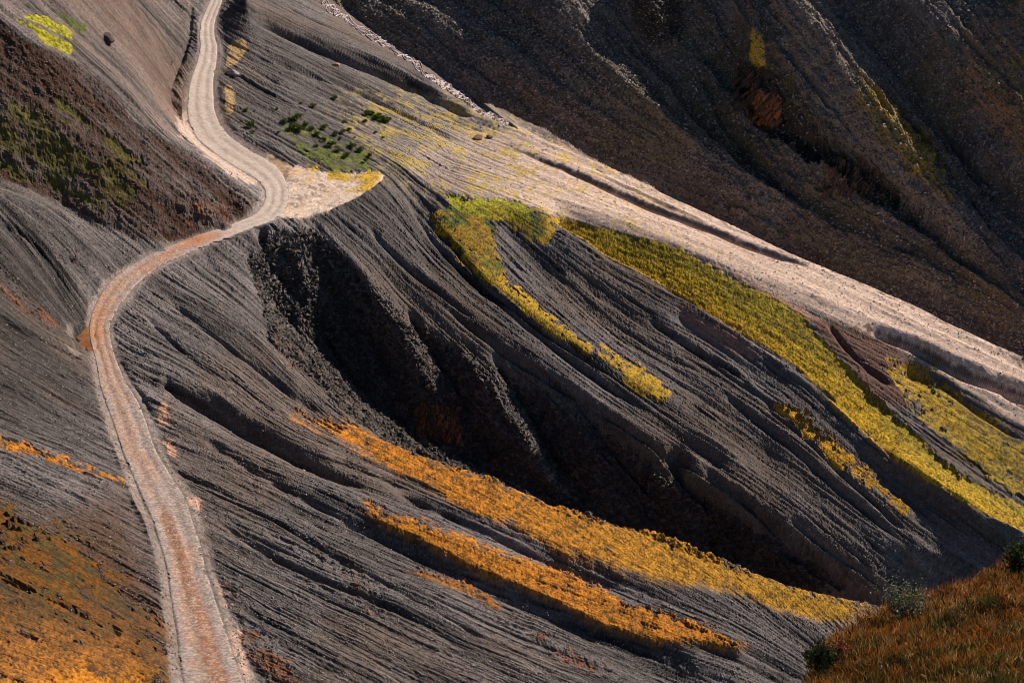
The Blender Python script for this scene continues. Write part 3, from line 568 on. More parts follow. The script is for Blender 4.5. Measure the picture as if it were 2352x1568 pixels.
B_LIT_RIB = area([(1760,-60),(1900,-60),(1950,80),(2040,220),(2150,380),(2280,560),(2200,540),(2060,400),(1950,330),(1860,230),(1800,120)], 18)  # rib that catches the sun, painted paler than the slope around it
B_YEL = stroke([(1735,75,10),(1735,110,20),(1745,150,22)], 16, 7)
B_GREEN = stroke([(1960,170,10),(2020,250,34),(2100,330,40),(2160,410,26)], 24, 22)
B_OCH = np.maximum(stroke([(1985,200,6),(2060,290,18),(2130,370,22),(2200,470,10)], 18, 14), stroke([(2290,100,10),(2352,180,26),(2450,280,20)], 18, 20))
B_GREEN2 = np.maximum(stroke([(2180,60,20),(2352,260,40),(2450,380,40)], 24, 40), stroke([(1980,560,20),(2150,600,40),(2352,700,50)], 24, 40))
B_RED = area([(2180,20),(2500,20),(2500,420),(2352,350),(2220,200)], 60)
kB, pB, yB, gB = MB(B_CRAG, 8), MB(B_LIT_RIB, 8, .7), MB(B_YEL, 6, .6), MB(B_GREEN, 10, .9)
g2B, rB, ruB = MB(B_GREEN2, 16, 1.0), MB(B_RED, 10, .6), MB(B_RUST, 8, .6)
detB = (1 - yB) * (.85 * B.g0 - .7 * inc(B.g0, .8) + .42 * B.g1 - .5 * inc(B.g1, 1.1) + .20 * B.g2 - .45 * inc(B.g2, 1.2) + .06 * B.g3 + .06 * B.g5 + .06 * B.g4) + (NmB - .5) * .7 + (NfB - .5) * .35 + (NbB - .5) * 2.4
detB += kB * (np.abs(NbB - .5) * -5 + .6 + (NmB - .5) * 2.2 + .35 * B.g2) + gB * (NfB - .5) * .4
B.h = B.h + detB
PBp = roughen(B.pts(), sstep(.42, .62, fbm(B.X, B.Y, 20, 38, 3)) * .8 + .3 + .9 * kB, ((3.0, 1.5), (1.0, .8)), 401)
cb = np.empty(PBp.shape); cb[:] = (.108, .091, .081); cb *= (1.35 - .3 * sstep(1350, 1900, bx))[..., None]; cb *= np.clip(1 + .15 * B.g2 + .12 * B.g1 + .15 * B.g3 + .15 * B.g5 - .5 * inc(B.g3, 1.1) + .2 * np.random.default_rng(22).standard_normal(NbB.shape) + (NbB - .5), .2, 2.2)[..., None]
sp_ = sstep(.66, .74, NfB * .6 + np.random.default_rng(3).random(NfB.shape) * .4)
cb = mixc(cb, (.30, .27, .25), sp_ * .7)
cb = mixc(cb, (.105, .088, .035), sstep(.52, .68, fbm(B.X, B.Y, 16, 35, 3)) * .55); cb = mixc(cb, (.13, .075, .05), sstep(.55, .7, fbm(B.X, B.Y, 13, 36, 3)) * .5); cb = mixc(cb, (.028, .023, .02), kB * .8); cb = mixc(cb, (.21, .175, .155), pB * .8); cb = mixc(cb, (.36, .19, .12), rB * .85)
cb = mixc(cb, (.20, .075, .028), ruB * .9); cb = mixc(cb, (.24, .17, .025), gB * .8); cb = mixc(cb, (.15, .11, .03), g2B * .6); cb = mixc(cb, (.34, .22, .025), MB(B_OCH, 12, 1.4) * .75); cb = mixc(cb, (.62, .39, .025), yB * .95)
far = link('far_hillside', mesh_np('far_hillside', PBp.reshape(-1, 3), grid_faces(B.ny, B.nx, ((B.X - v1[0]) * nh[0] + (B.Y - v1[1]) * nh[1]) > -1.5), np.clip(cb, .004, .8)), M_SLATE)
tag(far, 'dark gravelly slope rising beyond the stream to the upper right', 'hillside', kind='structure')

# ------------------------------------------------------------------ the dirt road
nA = 44
tt = np.linspace(0, 1, nA); RDd = catmull(ROAD, 40); nR = len(RDd)
jl = (vnoise(np.arange(nR) / 9.0, np.zeros(nR), 41) - .5) * .16 + (vnoise(np.arange(nR) / 2.5, np.zeros(nR), 42) - .5) * .12
jr = (vnoise(np.arange(nR) / 9.0, np.zeros(nR), 43) - .5) * .16 + (vnoise(np.arange(nR) / 2.5, np.zeros(nR), 44) - .5) * .12
ta = jl[:, None] + (1 + jr - jl)[:, None] * tt[None]
rx_ = RDd[:, 0:1] * (1 - ta) + RDd[:, 2:3] * ta; ry_ = RDd[:, 1:2] * (1 - ta) + RDd[:, 3:4] * ta
X0, Y0, Z0 = PA.at(rx_, ry_, 0.0)
Nr = fbm(X0, Y0, 1.2, 51, 4, .6); Nr2 = fbm(X0, Y0, 6, 52, 3)
ss = np.linspace(0, len(ROAD) - 1, nR)[:, None] + 0 * ta
rut = np.exp(-((ta - .32) / .10) ** 2) + np.exp(-((ta - .68) / .10) ** 2)
edge = sstep(0, .08, ta) * sstep(1, .92, ta)
hz = -.075 + .085 * edge - .05 * rut + (Nr - .5) * .10
lowr = sstep(19.0, 22.0, ss)                         # the muddy lower half
cr = np.empty(X0.shape + (3,)); cr[:] = (.50, .425, .385); cr *= (.85 + .3 * Nr2[..., None])
cr = mixc(cr, (.36, .30, .265), np.clip(rut * (.25 + .7 * vnoise(ss * 5, ta * 3, 66)), 0, 1) * .7); cr = mixc(cr, (.50, .36, .28), (1 - edge) * .2)
sN = vnoise(ss * 9, ta * 26, 61); sN2 = vnoise(ss * 2.2, ta * 5, 62); bars = vnoise(ss * 34, ta * 4, 63)
center = .47 + .12 * np.sin(ss * .9); orange = lowr * np.clip(1.25 - np.abs(ta - center) / .33 + (sN2 - .5) * 1.3 + (sN - .5) * .5, 0, 1)
orange *= 1 - .85 * sstep(34.6, 35.4, ss) * sstep(38.4, 37.2, ss) * sstep(.25, .5, ta)
orange = np.where(ss > 37, orange * sstep(.5, .25, np.abs(ta - .52)) * 1.1, orange); orange = np.clip(orange * (.6 + .7 * bars), 0, 1)
cr = mixc(cr, (.31, .245, .225), lowr * .75)
cr = mixc(cr, (.40, .185, .085), orange * (.55 + .35 * sstep(24.5, 22.5, ss)) + 0 * ss)
cr = mixc(cr, (.38, .165, .06), np.exp(-((ss - 27.0) / 2.0) ** 2) * sstep(.95, .6, ta + (Nr - .5) * .6) * .85)
cr = mixc(cr, (.44, .17, .06), np.exp(-((ss - 20.7) / .9) ** 2) * sstep(.75, .5, ta + (Nr - .5) * .4) * .9)
bc = .38 + .22 * sstep(36.5, 42, ss); brn = sstep(36, 37.2, ss) * sstep(.19, .10, np.abs(ta - bc) + (Nr - .5) * .1)
cr = mixc(cr, (.30, .125, .055), brn * (.55 + .45 * sstep(.35, .6, bars)))
fl = vnoise(ss * 46, ta * 22, 64) * .6 + np.random.default_rng(12).random(ss.shape) * .4
cr = mixc(cr, (.17, .145, .14), lowr * sstep(.52, .70, fl) * .75 * (1 - .35 * orange))
cr = mixc(cr, (.58, .51, .48), lowr * sstep(.45, .30, fl) * .5)
cr = mixc(cr, (.30, .25, .22), (1 - lowr) * sstep(.62, .75, fl) * .35)
cr = mixc(cr, (.16, .14, .135), sstep(.45, .60, (1 - edge) * .55 + fl * .4))
road = link('road', mesh_np('road', np.stack([X0, Y0, Z0 + hz], -1).reshape(-1, 3), grid_faces(nR, nA), np.clip(cr, .01, .8)), M_ROAD)
tag(road, 'winding pale dirt road with orange mud in its lower half', 'road', kind='structure')


# ------------------------------------------------------------------ what the survey sees: a point of the ground in any direction
ZB = np.full((int(H / 2) + 40, int(W / 2) + 40), 1e9)
for S in (A, B):
    u, v, d = project(S.X, S.Y, S.Z0 + S.h)
    iu = np.rint(u / 2).astype(int) + 20; iv = np.rint(v / 2).astype(int) + 20
    ok = (iu >= 0) & (iv >= 0) & (iu < ZB.shape[1]) & (iv < ZB.shape[0])
    if S is B: ok &= ((B.X - v1[0]) * nh[0] + (B.Y - v1[1]) * nh[1]) > -1.5
    np.minimum.at(ZB, (iv[ok], iu[ok]), d[ok])
for _ in range(3):
    p = np.pad(ZB, 1, mode='edge'); m = np.min([p[:-2, 1:-1], p[2:, 1:-1], p[1:-1, :-2], p[1:-1, 2:]], 0); ZB = np.where(ZB > 1e8, m, ZB)
def hit(px, py):
    rx, ry, rz = ray(px, py)
    d = ZB[np.clip(np.rint(np.asarray(py) / 2).astype(int) + 20, 0, ZB.shape[0] - 1), np.clip(np.rint(np.asarray(px) / 2).astype(int) + 20, 0, ZB.shape[1] - 1)]
    return np.stack([d * rx, d * ry, CZ + d * rz], -1)

# ------------------------------------------------------------------ grass: blades in tufts
def blades(base, nb, hgt, wid, lean, cols, r, spread=.12):
    """base n x 3, cols n x 3; nb blades per tuft -> vertices, faces, colours"""
    n = len(base) * nb; b = np.repeat(base, nb, 0) + np.c_[r.normal(0, spread, (n, 2)), np.zeros(n)]
    a = r.uniform(0, 6.283, n); h = hgt * r.uniform(.55, 1.25, n); l = lean * h * r.uniform(.2, 1.2, n); la = r.uniform(0, 6.283, n)
    wv = np.stack([np.cos(a), np.sin(a), 0 * a], -1) * (wid * r.uniform(.6, 1.3, n))[:, None]
    mid = b + np.stack([np.cos(la) * l * .35, np.sin(la) * l * .35, h * .6], -1)
    tip = b + np.stack([np.cos(la) * l, np.sin(la) * l, h], -1); b[:, 2] -= .08
    V = np.stack([b - wv, b + wv, mid + wv * .7, tip, mid - wv * .7], 1).reshape(-1, 3)
    i = np.arange(n)[:, None] * 5
    c = np.repeat(cols * r.uniform(.75, 1.3, (len(base), 1)), nb, 0) * r.uniform(.8, 1.25, (n, 1)); c = np.repeat(c, 5, 0)
    return V, i, c
def grass_obj(name, label, V, i, c, mat=M_GRASS):
    me = bpy.data.meshes.new(name); n = len(i); me.vertices.add(len(V)); me.vertices.foreach_set('co', V.astype(np.float32).ravel())
    F = (i + np.array([[0, 1, 2, 3, 4]])).astype(np.int32); me.loops.add(F.size); me.loops.foreach_set('vertex_index', F.ravel())
    me.polygons.add(n); me.polygons.foreach_set('loop_start', np.arange(0, F.size, 5, dtype=np.int32))
    at = me.attributes.new('albedo', 'FLOAT_COLOR', 'POINT'); cc = np.ones((len(V), 4), np.float32); cc[:, :3] = np.clip(c, .004, .8); at.data.foreach_set('color', cc.ravel())
    me.update(calc_edges=True); o = link(name, me, mat); return tag(o, label, 'grass', kind='stuff')
inframe = (ax_ > -60) & (ax_ < W + 60) & (ay_ > -60) & (ay_ < H + 60)
def sow(m, label, dens, hgt, wid, nb=4, lean=.6, col=None, seed=1):
    r = np.random.default_rng(100 + seed)
    pr = np.where(inframe, m, 0) * (r.random(m.shape) < dens); sel = np.where(r.random(m.shape) < pr)
    b = P[sel] + np.c_[r.normal(0, .05, (len(sel[0]), 2)), np.zeros(len(sel[0]))]
    c = gcol[sel] if col is None else np.tile(col, (len(b), 1))
    hv = .7 + .9 * N_mid[sel]
    V, i, cc = blades(b, nb, 1.0, wid, lean, c, r); 
    hv = np.repeat(np.repeat(hv, nb), 5) * hgt; base_z = np.repeat(np.repeat(b[:, 2], nb), 5)
    V[:, 2] = base_z + (V[:, 2] - base_z) * hv; bxy = np.repeat(np.repeat(b[:, :2], nb, 0), 5, 0); V[:, :2] = bxy + (V[:, :2] - bxy) * (.4 + .6 * hv[:, None])
    return grass_obj('grass', label, V, i, cc)
sow(m_or1, 'long orange grass ridge running down to the foreground knoll', .08, .055, .012, seed=1)
sow(m_or2, 'narrower orange grass ridge below the long one with dark scarp under it', .08, .055, .012, seed=2)
sow(m_or3, 'short thin orange grass streak below the second grass ridge', .10, .10, .016, seed=3)
sow(m_y1, 'wide bright yellow grass band along the lower edge of the pale scree', .07, .06, .013, seed=4)
sow(m_y2, 'olive yellow grass patch at the right edge beneath the red brown slope', .09, .12, .018, seed=5)
sow(np.maximum(m_sad, m_sadl), 'green and yellow grass saddle beside the parking spur', .09, .09, .018, seed=6)
sow(m_sa, 'yellow grass strip falling from the grass saddle', .09, .12, .018, seed=7)
sow(m_sb, 'small isolated yellow grass clump below the falling strip', .09, .12, .018, seed=8)
sow(m_sc, 'ochre grass strip in the slate left of the yellow band', .09, .12, .018, seed=9)
sow(m_lh, 'brown to orange grass hill in the lower left corner', .05, .06, .013, seed=10)
sow(m_ls, 'thin orange grass line on the slate left of the road', .10, .10, .016, seed=11)
sow(m_kg * .8, 'dark green heath on the brown knoll left of the road', .05, .09, .02, lean=.9, seed=12)
sow(m_lime, 'bright lime green grass patch on the knoll top', .2, .12, .03, seed=13)
sow(m_gb * .8, 'green grass below the scattered shrubs on the scree bank', .10, .14, .02, seed=14)

# ------------------------------------------------------------------ loose stones
def stones(Ppts, size, cols, r, flat=.55):
    n = len(Ppts); t = np.array([[1,0,0],[-1,0,0],[0,1,0],[0,-1,0],[0,0,1],[0,0,-1]], float)
    F0 = np.array([[0,2,4],[2,1,4],[1,3,4],[3,0,4],[2,0,5],[1,2,5],[3,1,5],[0,3,5]])
    V = np.repeat(t[None], n, 0) * size[:, None, None] * r.uniform(.6, 1.4, (n, 6, 1)); V[..., 2] *= flat
    a = r.uniform(0, 6.28, n); b = r.normal(0, .5, n); ca, sa, cb_, sb = np.cos(a), np.sin(a), np.cos(b), np.sin(b)
    x, y, z = V[..., 0].copy(), V[..., 1].copy(), V[..., 2].copy()
    y, z = y * cb_[:, None] - z * sb[:, None], y * sb[:, None] + z * cb_[:, None]
    V = np.stack([x * ca[:, None] - y * sa[:, None], x * sa[:, None] + y * ca[:, None], z], -1) + Ppts[:, None]
    F = (np.arange(n)[:, None, None] * 6 + F0[None]).reshape(-1, 3)
    return V.reshape(-1, 3), F, np.repeat(cols, 6, 0)
def scree(pts, wt, n, label, seed, smin, smax, c0, c1):
    r = np.random.default_rng(seed); wv = np.asarray(wt, float).ravel(); k = np.searchsorted(np.cumsum(wv) / wv.sum(), r.random(n))
    p = pts.reshape(-1, 3)[k]; sz = smin + (smax - smin) * r.random(n) ** 3
    t = r.random((n, 1)) ** 2; c = np.array(c0) * (1 - t) + np.array(c1) * t
    V, F, cc = stones(p, sz, c, r); o = link('scree', mesh_np('scree', V, F, cc), M_STONE); tag(o, label, 'stones', kind='stuff')
inB = (bx > 600) & (bx < W + 60) & (by > -60) & (by < 900) & (((B.X - v1[0]) * nh[0] + (B.Y - v1[1]) * nh[1]) > -1)
def seen_area(px, py):
    return np.clip(np.abs(np.gradient(px, axis=1) * np.gradient(py, axis=0) - np.gradient(px, axis=0) * np.gradient(py, axis=1)), 0, 60)
sa_A = seen_area(ax_, ay_); sa_B = seen_area(*project(PBp[..., 0], PBp[..., 1], PBp[..., 2])[:2])
bare = inframe * (1 - np.clip(m_grass, 0, 1)) * (1 - np.clip(road_m * 2, 0, 1)) * (1 - m_park) * (1 - bed_m)
scree(P, bare * sa_A * (1 - .85 * m_pale) * (.3 + N_big), 90000, 'loose slate chips scattered over the near hillside', 5, .03, .13, (.085, .077, .08), (.27, .24, .23))
scree(P, bare * sa_A * m_crag, 26000, 'dark broken rock littering the walls of the main gully', 7, .08, .38, (.025, .022, .022), (.10, .075, .062))
scree(P, bare * sa_A * m_pale * (.2 + N_big), 4000, 'small dark fragments strewn along the pale scree ridge', 8, .04, .16, (.12, .09, .08), (.42, .31, .26))
scree(PBp, inB * sa_B * (1 - .5 * kB) * (.6 + 1.2 * sstep(1750, 1000, bx)), 130000, 'loose grey stones glinting on the far slope', 6, .06, .27, (.06, .052, .05), (.42, .36, .32))

# ------------------------------------------------------------------ water: the stream foam and the muddy puddle
def mat_water(name, c, rough, s):
    m = bpy.data.materials.new(name); m.use_nodes = True; t = m.node_tree; n = t.nodes; b = n['Principled BSDF']
    b.inputs['Roughness'].default_value = rough
    tc = n.new('ShaderNodeTexCoord'); no = n.new('ShaderNodeTexNoise'); no.inputs['Scale'].default_value = s; no.inputs['Detail'].default_value = 5
    t.links.new(tc.outputs['Object'], no.inputs[0]); cr_ = n.new('ShaderNodeValToRGB'); t.links.new(no.outputs['Fac'], cr_.inputs[0])
    cr_.color_ramp.elements[0].position = .35; cr_.color_ramp.elements[0].color = (*[x * .55 for x in c], 1)
    cr_.color_ramp.elements[1].position = .65; cr_.color_ramp.elements[1].color = (*c, 1)
    t.links.new(cr_.outputs[0], b.inputs['Base Color'])
    bp = n.new('ShaderNodeBump'); bp.inputs['Strength'].default_value = .3; bp.inputs['Distance'].default_value = .05
    t.links.new(no.outputs['Fac'], bp.inputs['Height']); t.links.new(bp.outputs[0], b.inputs['Normal']); return m
def on_hill(px, py):
    u, v = np.array(px, float), np.array(py, float); Hs = blur(A.h, 3)
    for _ in range(8):
        fx, fy = A.idx(u, v); hh = bil(Hs, fx, fy); u, v = PA.uv(px, py, hh)
    return np.stack(PA.at(px, py, hh), -1)
STREAM = catmull([(722,-22),(742,2),(775,30),(805,48),(860,88),(905,112),(960,150),(1000,185),(1030,205),(1062,222),(1100,256),(1130,272),(1165,291)], 40)
Vs = []; Fs = []; k0 = 0; rs = np.random.default_rng(9)
for q in range(7):
    n = len(STREAM); t = np.arange(n); off = (vnoise(t / 16.0, t * 0, 70 + q) - .5) * 20 + (vnoise(t / 5., t * 0, 80 + q) - .5) * 8
    wd = np.clip((vnoise(t / 12., t * 0, 90 + q) - .15) * 3.6, 0.4, 3) * (1 if q < 4 else .6)
    nx_ = -np.gradient(STREAM[:, 1]); ny_ = np.gradient(STREAM[:, 0]); ln = np.hypot(nx_, ny_); nx_ /= ln; ny_ /= ln
    cxx = STREAM[:, 0] + nx_ * off; cyy = STREAM[:, 1] + ny_ * off; cc_ = on_hill(cxx, cyy)
    for j in (0, 1, 2): cc_[:, j] = np.convolve(np.pad(cc_[:, j], 3, mode='edge'), np.ones(7) / 7, 'valid')
    sc_ = np.linalg.norm(cc_ - np.array((0, 0, CZ)), axis=1) / FP; dw = np.stack([nx_ * wd * sc_, -ny_ * wd * sc_ * 1.4, 0 * wd], -1)
    up = np.array((0, 0, .10 + .03 * (q % 3))); R_ = np.stack([cc_ - dw - up, cc_ - dw * .5 + up, cc_ + dw * .5 + up, cc_ + dw - up], 1)
    Vs.append(R_.reshape(-1, 3)); Fs.append(grid_faces(n, 4) + k0); k0 += n * 4
st_ = link('stream', mesh_np('stream', np.vstack(Vs), np.vstack(Fs), smooth=True), mat_water('foaming_water', (.62, .53, .55), .35, 3.0))
tag(st_, 'thin foaming mountain stream braided over the valley floor', 'stream', kind='structure')
pc = catmull(PUDDLE + [PUDDLE[0]], 8)[:-1]; ctr = pc.mean(0)
ring = [ctr + (pc - ctr) * k for k in (0.02, .5, .85, 1.0)]
Vp = []
for k, rg in enumerate(ring):
    x, y, z = PA.at(rg[:, 0], rg[:, 1], 0.0); Vp.append(np.stack([x, y, z + (-.03 if k < 3 else -.14)], -1))
n = len(pc); Fp = []
for k in range(3):
    for i in range(n): Fp.append((k * n + i, k * n + (i + 1) % n, (k + 1) * n + (i + 1) % n, (k + 1) * n + i))
pu = link('puddle', mesh_np('puddle', np.vstack(Vp), Fp, smooth=True), mat_water('muddy_water', (.30, .135, .05), .35, 1.2))
tag(pu, 'shallow orange mud puddle filling the outer bend of the road', 'puddle', kind='structure')

# ------------------------------------------------------------------ the foreground knoll
def dpt(px, py, d): rx, ry, rz = ray(px, py); return np.array((d * rx, d * ry, CZ + d * rz))
q1, q2, q3 = dpt(1880, 1560, 31), dpt(2352, 1560, 26), dpt(2150, 1365, 37)
nn = np.cross(q2 - q1, q3 - q1); PC = Plane((nn @ q1) / nn[2], -nn[0] / nn[2], -nn[1] / nn[2])
KE = [(1842,1700),(1852,1568),(1872,1505),(1915,1462),(1960,1436),(2010,1408),(2060,1392),(2110,1378),(2160,1366),(2215,1350),(2255,1326),(2300,1290),(2352,1258),(2440,1200),(2790,1120),(2790,1990),(1830,1990)]
Cs = Sheet(PC, np.concatenate([np.arange(1760, 2640, 3.0), np.arange(2640, 3600, 12.0)]), np.concatenate([np.arange(1080, 1760, 3.0), np.arange(1760, 2300, 12.0)]))
km = bil(area(KE, 26), (Cs.U - MX0) / MS, (Cs.V - MY0) / MS)
Cn = fbm(Cs.X, Cs.Y, 1.6, 71, 4, .55); Cn2 = fbm(Cs.X, Cs.Y, .35, 72, 3)
Cs.h = (Cn - .5) * .7 + (Cn2 - .5) * .12 - 9 * np.clip((.5 - km) / .5, 0, 1) ** 1.5
Pc = Cs.pts(); cc = np.empty(Pc.shape); cc[:] = (.05, .035, .015); cc *= (.6 + .8 * Cn2)[..., None]
kn = link('foreground_knoll', mesh_np('foreground_knoll', Pc.reshape(-1, 3), grid_faces(Cs.ny, Cs.nx, km > .2), cc), M_SLATE)
tag(kn, 'grassy knoll rising in the near lower right corner', 'knoll', kind='structure')
rk = np.random.default_rng(77); inside = (km > .42); sel = np.where(inside & (rk.random(km.shape) < np.where((Cs.U > 2640) | (Cs.V > 1760), .9, .5)))
tint = fbm(Cs.X, Cs.Y, .9, 75, 3)[sel]; far_edge = sstep(.98, .6, km[sel])[:, None]
t1 = sstep(.40, .58, tint)[:, None]
kc = np.array((.10, .095, .022)) * (1 - t1) + np.array((.36, .15, .03)) * t1; kc = kc * .8; kc = kc * (1 - far_edge * .6) + np.array((.42, .17, .04)) * far_edge * .6
pick = rk.random(len(kc)); kc = kc * rk.uniform(.5, 1.5, (len(kc), 1)); kc[pick > .88] = (.46, .31, .13); kc[pick < .10] = (.05, .022, .012); kc[(pick > .10) & (pick < .2)] = (.36, .12, .025)
V, i, c = blades(Pc[sel] + np.c_[rk.normal(0, .03, (len(sel[0]), 2)), np.zeros(len(sel[0]))], 5, .19, .008, 1.0, kc * .85, rk, .05)
grass_obj('grass', 'long orange and green grass on the foreground knoll', V, i, c)
def khit(px, py):  # the same on the knoll
    u, v = np.array(px, float), np.array(py, float)
    for _ in range(6):
        fx, fy = Cs.idx(u, v); hh = bil(Cs.h, fx, fy); u, v = PC.uv(px, py, hh)
    x, y, z = PC.at(px, py, hh); return np.array((float(x), float(y), float(z)))

# ------------------------------------------------------------------ shrubs, boulders, outcrops
def tube(p0, p1, r0, r1, k=5):
    p0 = np.array(p0); p1 = np.array(p1); d = p1 - p0; d = d / np.linalg.norm(d); a = np.cross(d, (.3, .5, .8)); a /= np.linalg.norm(a); b = np.cross(d, a)
    th = np.arange(k) * 2 * math.pi / k; ci = np.cos(th)[:, None] * a + np.sin(th)[:, None] * b
    return np.vstack([p0 + ci * r0, p1 + ci * r1]), [(j, (j + 1) % k, k + (j + 1) % k, k + j) for j in range(k)]
def shrub_meshes(rad, hgt, nstem, nleaf, lsize, c0, c1, seed, upright=.5):
    r = np.random.default_rng(seed); V = []; F = []; k = 0; tips = []
    for s_ in range(nstem):
        a = r.uniform(0, 6.28); e = np.array((math.cos(a) * rad * r.uniform(.2, .8), math.sin(a) * rad * r.uniform(.2, .8), hgt * r.uniform(.5, .95)))
        m_ = e * (.35, .35, .5); 
        for p0, p1, r0, r1 in ((np.zeros(3) - (0, 0, .05), m_, .03 * hgt, .018 * hgt), (m_, e, .018 * hgt, .006 * hgt)):
            v, f = tube(p0, p1, r0, r1); V.append(v); F += [tuple(x + k for x in q) for q in f]; k += len(v)
        tips += [m_ * 1.0, e, e * .8, m_ * .5 + e * .5]
        for _ in range(3):
            b_ = m_ + (e - m_) * r.uniform(.1, .8); e2 = b_ + np.array((r.normal(0, rad * .35), r.normal(0, rad * .35), abs(r.normal(0, hgt * .25)))); v, f = tube(b_, e2, .010 * hgt, .003 * hgt); V.append(v); F += [tuple(x + k for x in q) for q in f]; k += len(v); tips += [e2, (b_ + e2) / 2]
    T = np.array(tips); n = nleaf; c = T[r.integers(0, len(T), n)] + r.normal(0, 1, (n, 3)) * (rad * .16, rad * .16, hgt * .11); c[:, 2] = np.abs(c[:, 2])
    d1 = r.normal(0, 1, (n, 3)); d1[:, 2] += upright; d1 /= np.linalg.norm(d1, axis=1)[:, None]; d2 = np.cross(d1, r.normal(0, 1, (n, 3))); d2 /= np.linalg.norm(d2, axis=1)[:, None]
    ls = (lsize * r.uniform(.6, 1.3, n))[:, None]; L = np.stack([c, c + d1 * ls * .5 + d2 * ls * .28, c + d1 * ls, c + d1 * ls * .5 - d2 * ls * .28], 1).reshape(-1, 3)
    LF = np.arange(n * 4).reshape(n, 4); t = r.random((n, 1)); col = np.repeat(np.array(c0) * (1 - t) + np.array(c1) * t, 4, 0)
    stem = mesh_np('branches', np.vstack(V), F, np.tile((.07, .045, .03), (k, 1))); fol = mesh_np('foliage', L, LF, col)
    stem.materials.append(M_LEAF); fol.materials.append(M_LEAF); return stem, fol
def shrub(meshes, loc, label, group=None, scale=1.0, rot=0.0, name='shrub', cat='shrub'):
    e = bpy.data.objects.new(name, None); e.empty_display_size = .2; C.collection.objects.link(e); e.location = [float(x) for x in loc]; e.scale = (scale,) * 3; e.rotation_euler = (0, 0, rot)
    tag(e, label, cat, group)
    for nm, me in zip(('branches', 'foliage'), meshes):
        o = bpy.data.objects.new(nm, me); o.parent = e; C.collection.objects.link(o)
    return e
SM = [shrub_meshes(.5, .5, 6, 420, .16, (.04, .07, .010), (.12, .16, .02), 200 + k) for k in range(4)]
rs = random.Random(4)
spots = [(565,256,1.2),(576,292,1.9),(580,306,1.5),(770,227,1.0),(720,248,1.1),(691,241,.8),(637,252,.9),(803,299,1.2),(788,306,.9),(770,313,1.1),(781,320,1.0),(810,338,1.3),(828,349,1.1),(839,281,1.0),
 (655,284,1.6),(668,278,1.5),(684,275,1.4),(702,292,1.5),(672,296,1.5),(690,300,1.6),(716,300,1.3),(730,312,1.4),(745,322,1.4),(760,335,1.3),(640,306,1.1),(728,338,1.2),(775,350,1.3),(795,362,1.2),(840,372,1.1),(850,360,1.0),
 (862,306,.8),(880,318,.8),(745,296,1.0),(815,318,.9),(790,283,.9)]
for k, (px, py, s_) in enumerate(spots):
    shrub(SM[k % 4], hit(px, py), 'small dark green shrub in the scatter on the scree bank above the road bend', 'shrubs scattered on the scree bank', s_ * rs.uniform(.4, .95), rs.uniform(0, 6.28))
for k in range(7):
    shrub(SM[k % 4], hit(845 + k * 8 + rs.uniform(-2, 2), 265 + k * 2.6 + rs.uniform(-3, 3)), 'low green shrub in the lone tight clump right of the scattered bank shrubs', 'shrubs of the lone clump', 1.0, rs.uniform(0, 6.28))
gb = shrub_meshes(.75, 1.0, 12, 1500, .075, (.10, .115, .07), (.24, .25, .17), 301); shrub(gb, khit(2078, 1425), 'sparse grey green leafy bush on the far edge of the foreground knoll')
jb = shrub_meshes(.42, .62, 12, 2600, .07, (.018, .03, .012), (.05, .065, .02), 302, 1.5); shrub(jb, khit(1880, 1545), 'dark spiky evergreen bush at the left end of the foreground knoll')
rb_ = shrub_meshes(.38, .4, 9, 900, .06, (.12, .03, .015), (.28, .08, .02), 303); shrub(rb_, khit(1935, 1512), 'low red brown bush beside the dark evergreen bush on the knoll')
db = shrub_meshes(.6, .8, 12, 2600, .08, (.018, .03, .010), (.05, .07, .02), 304, 1.2); shrub(db, khit(2345, 1318), 'dark green bush cut by the right edge of the picture')

def boulder(loc, size, label, seed, col, fl=.7):
    r = np.random.default_rng(seed); import bmesh
    bm = bmesh.new(); bmesh.ops.create_icosphere(bm, subdivisions=3, radius=1)
    cuts = r.normal(0, 1, (9, 3)); cuts /= np.linalg.norm(cuts, axis=1)[:, None]; dd = r.uniform(.55, .9, 9)
    for v in bm.verts:
        p = np.array(v.co)
        for c_, d_ in zip(cuts, dd):
            k = p @ c_
            if k > d_: p = p - c_ * (k - d_)
        p = p * size * (1.25, .9, fl) + r.normal(0, .015 * size, 3); v.co = Vector(p)
    me = bpy.data.meshes.new('boulder'); bm.to_mesh(me); bm.free()
    at = me.attributes.new('albedo', 'FLOAT_COLOR', 'POINT'); at.data.foreach_set('color', np.tile((*col, 1), (len(me.vertices), 1)).astype(np.float32).ravel())
    o = link('boulder', me, M_STONE); o.location = [float(x) for x in loc]; o.rotation_euler = (r.normal(0, .2), r.normal(0, .2), r.uniform(0, 6)); tag(o, label, 'boulder')
boulder(hit(246, 90), .9, 'dark boulder alone on the pale brown slope beside the lime grass', 1, (.07, .055, .05))
boulder(hit(533, 167), .65, 'pale rock at the foot of the ochre patch right of the road', 2, (.36, .33, .31))
boulder(hit(543, 172), .45, 'smaller pale rock just right of the one below the ochre patch', 3, (.36, .33, .31))
boulder(hit(1098, 318), .7, 'red brown boulder beside the dark furrow on the upper scree', 4, (.20, .10, .075))
boulder(hit(1126, 316), .55, 'second red brown boulder, right of its neighbour on the upper scree', 5, (.16, .085, .065))
boulder(hit(772, 150), .5, 'small orange tinted rock in the dark seam above the scree bank', 6, (.36, .19, .12))
boulder(hit(524, 903), .5, 'lumpy grey rock sticking out of the slate below the road bend', 7, (.115, .10, .098), .5)
boulder(khit(2027, 1533), .10, 'pale pebble in the knoll grass, left of two', 8, (.33, .31, .29))
boulder(khit(2046, 1531), .07, 'pale pebble in the knoll grass, right of two', 9, (.33, .31, .29))

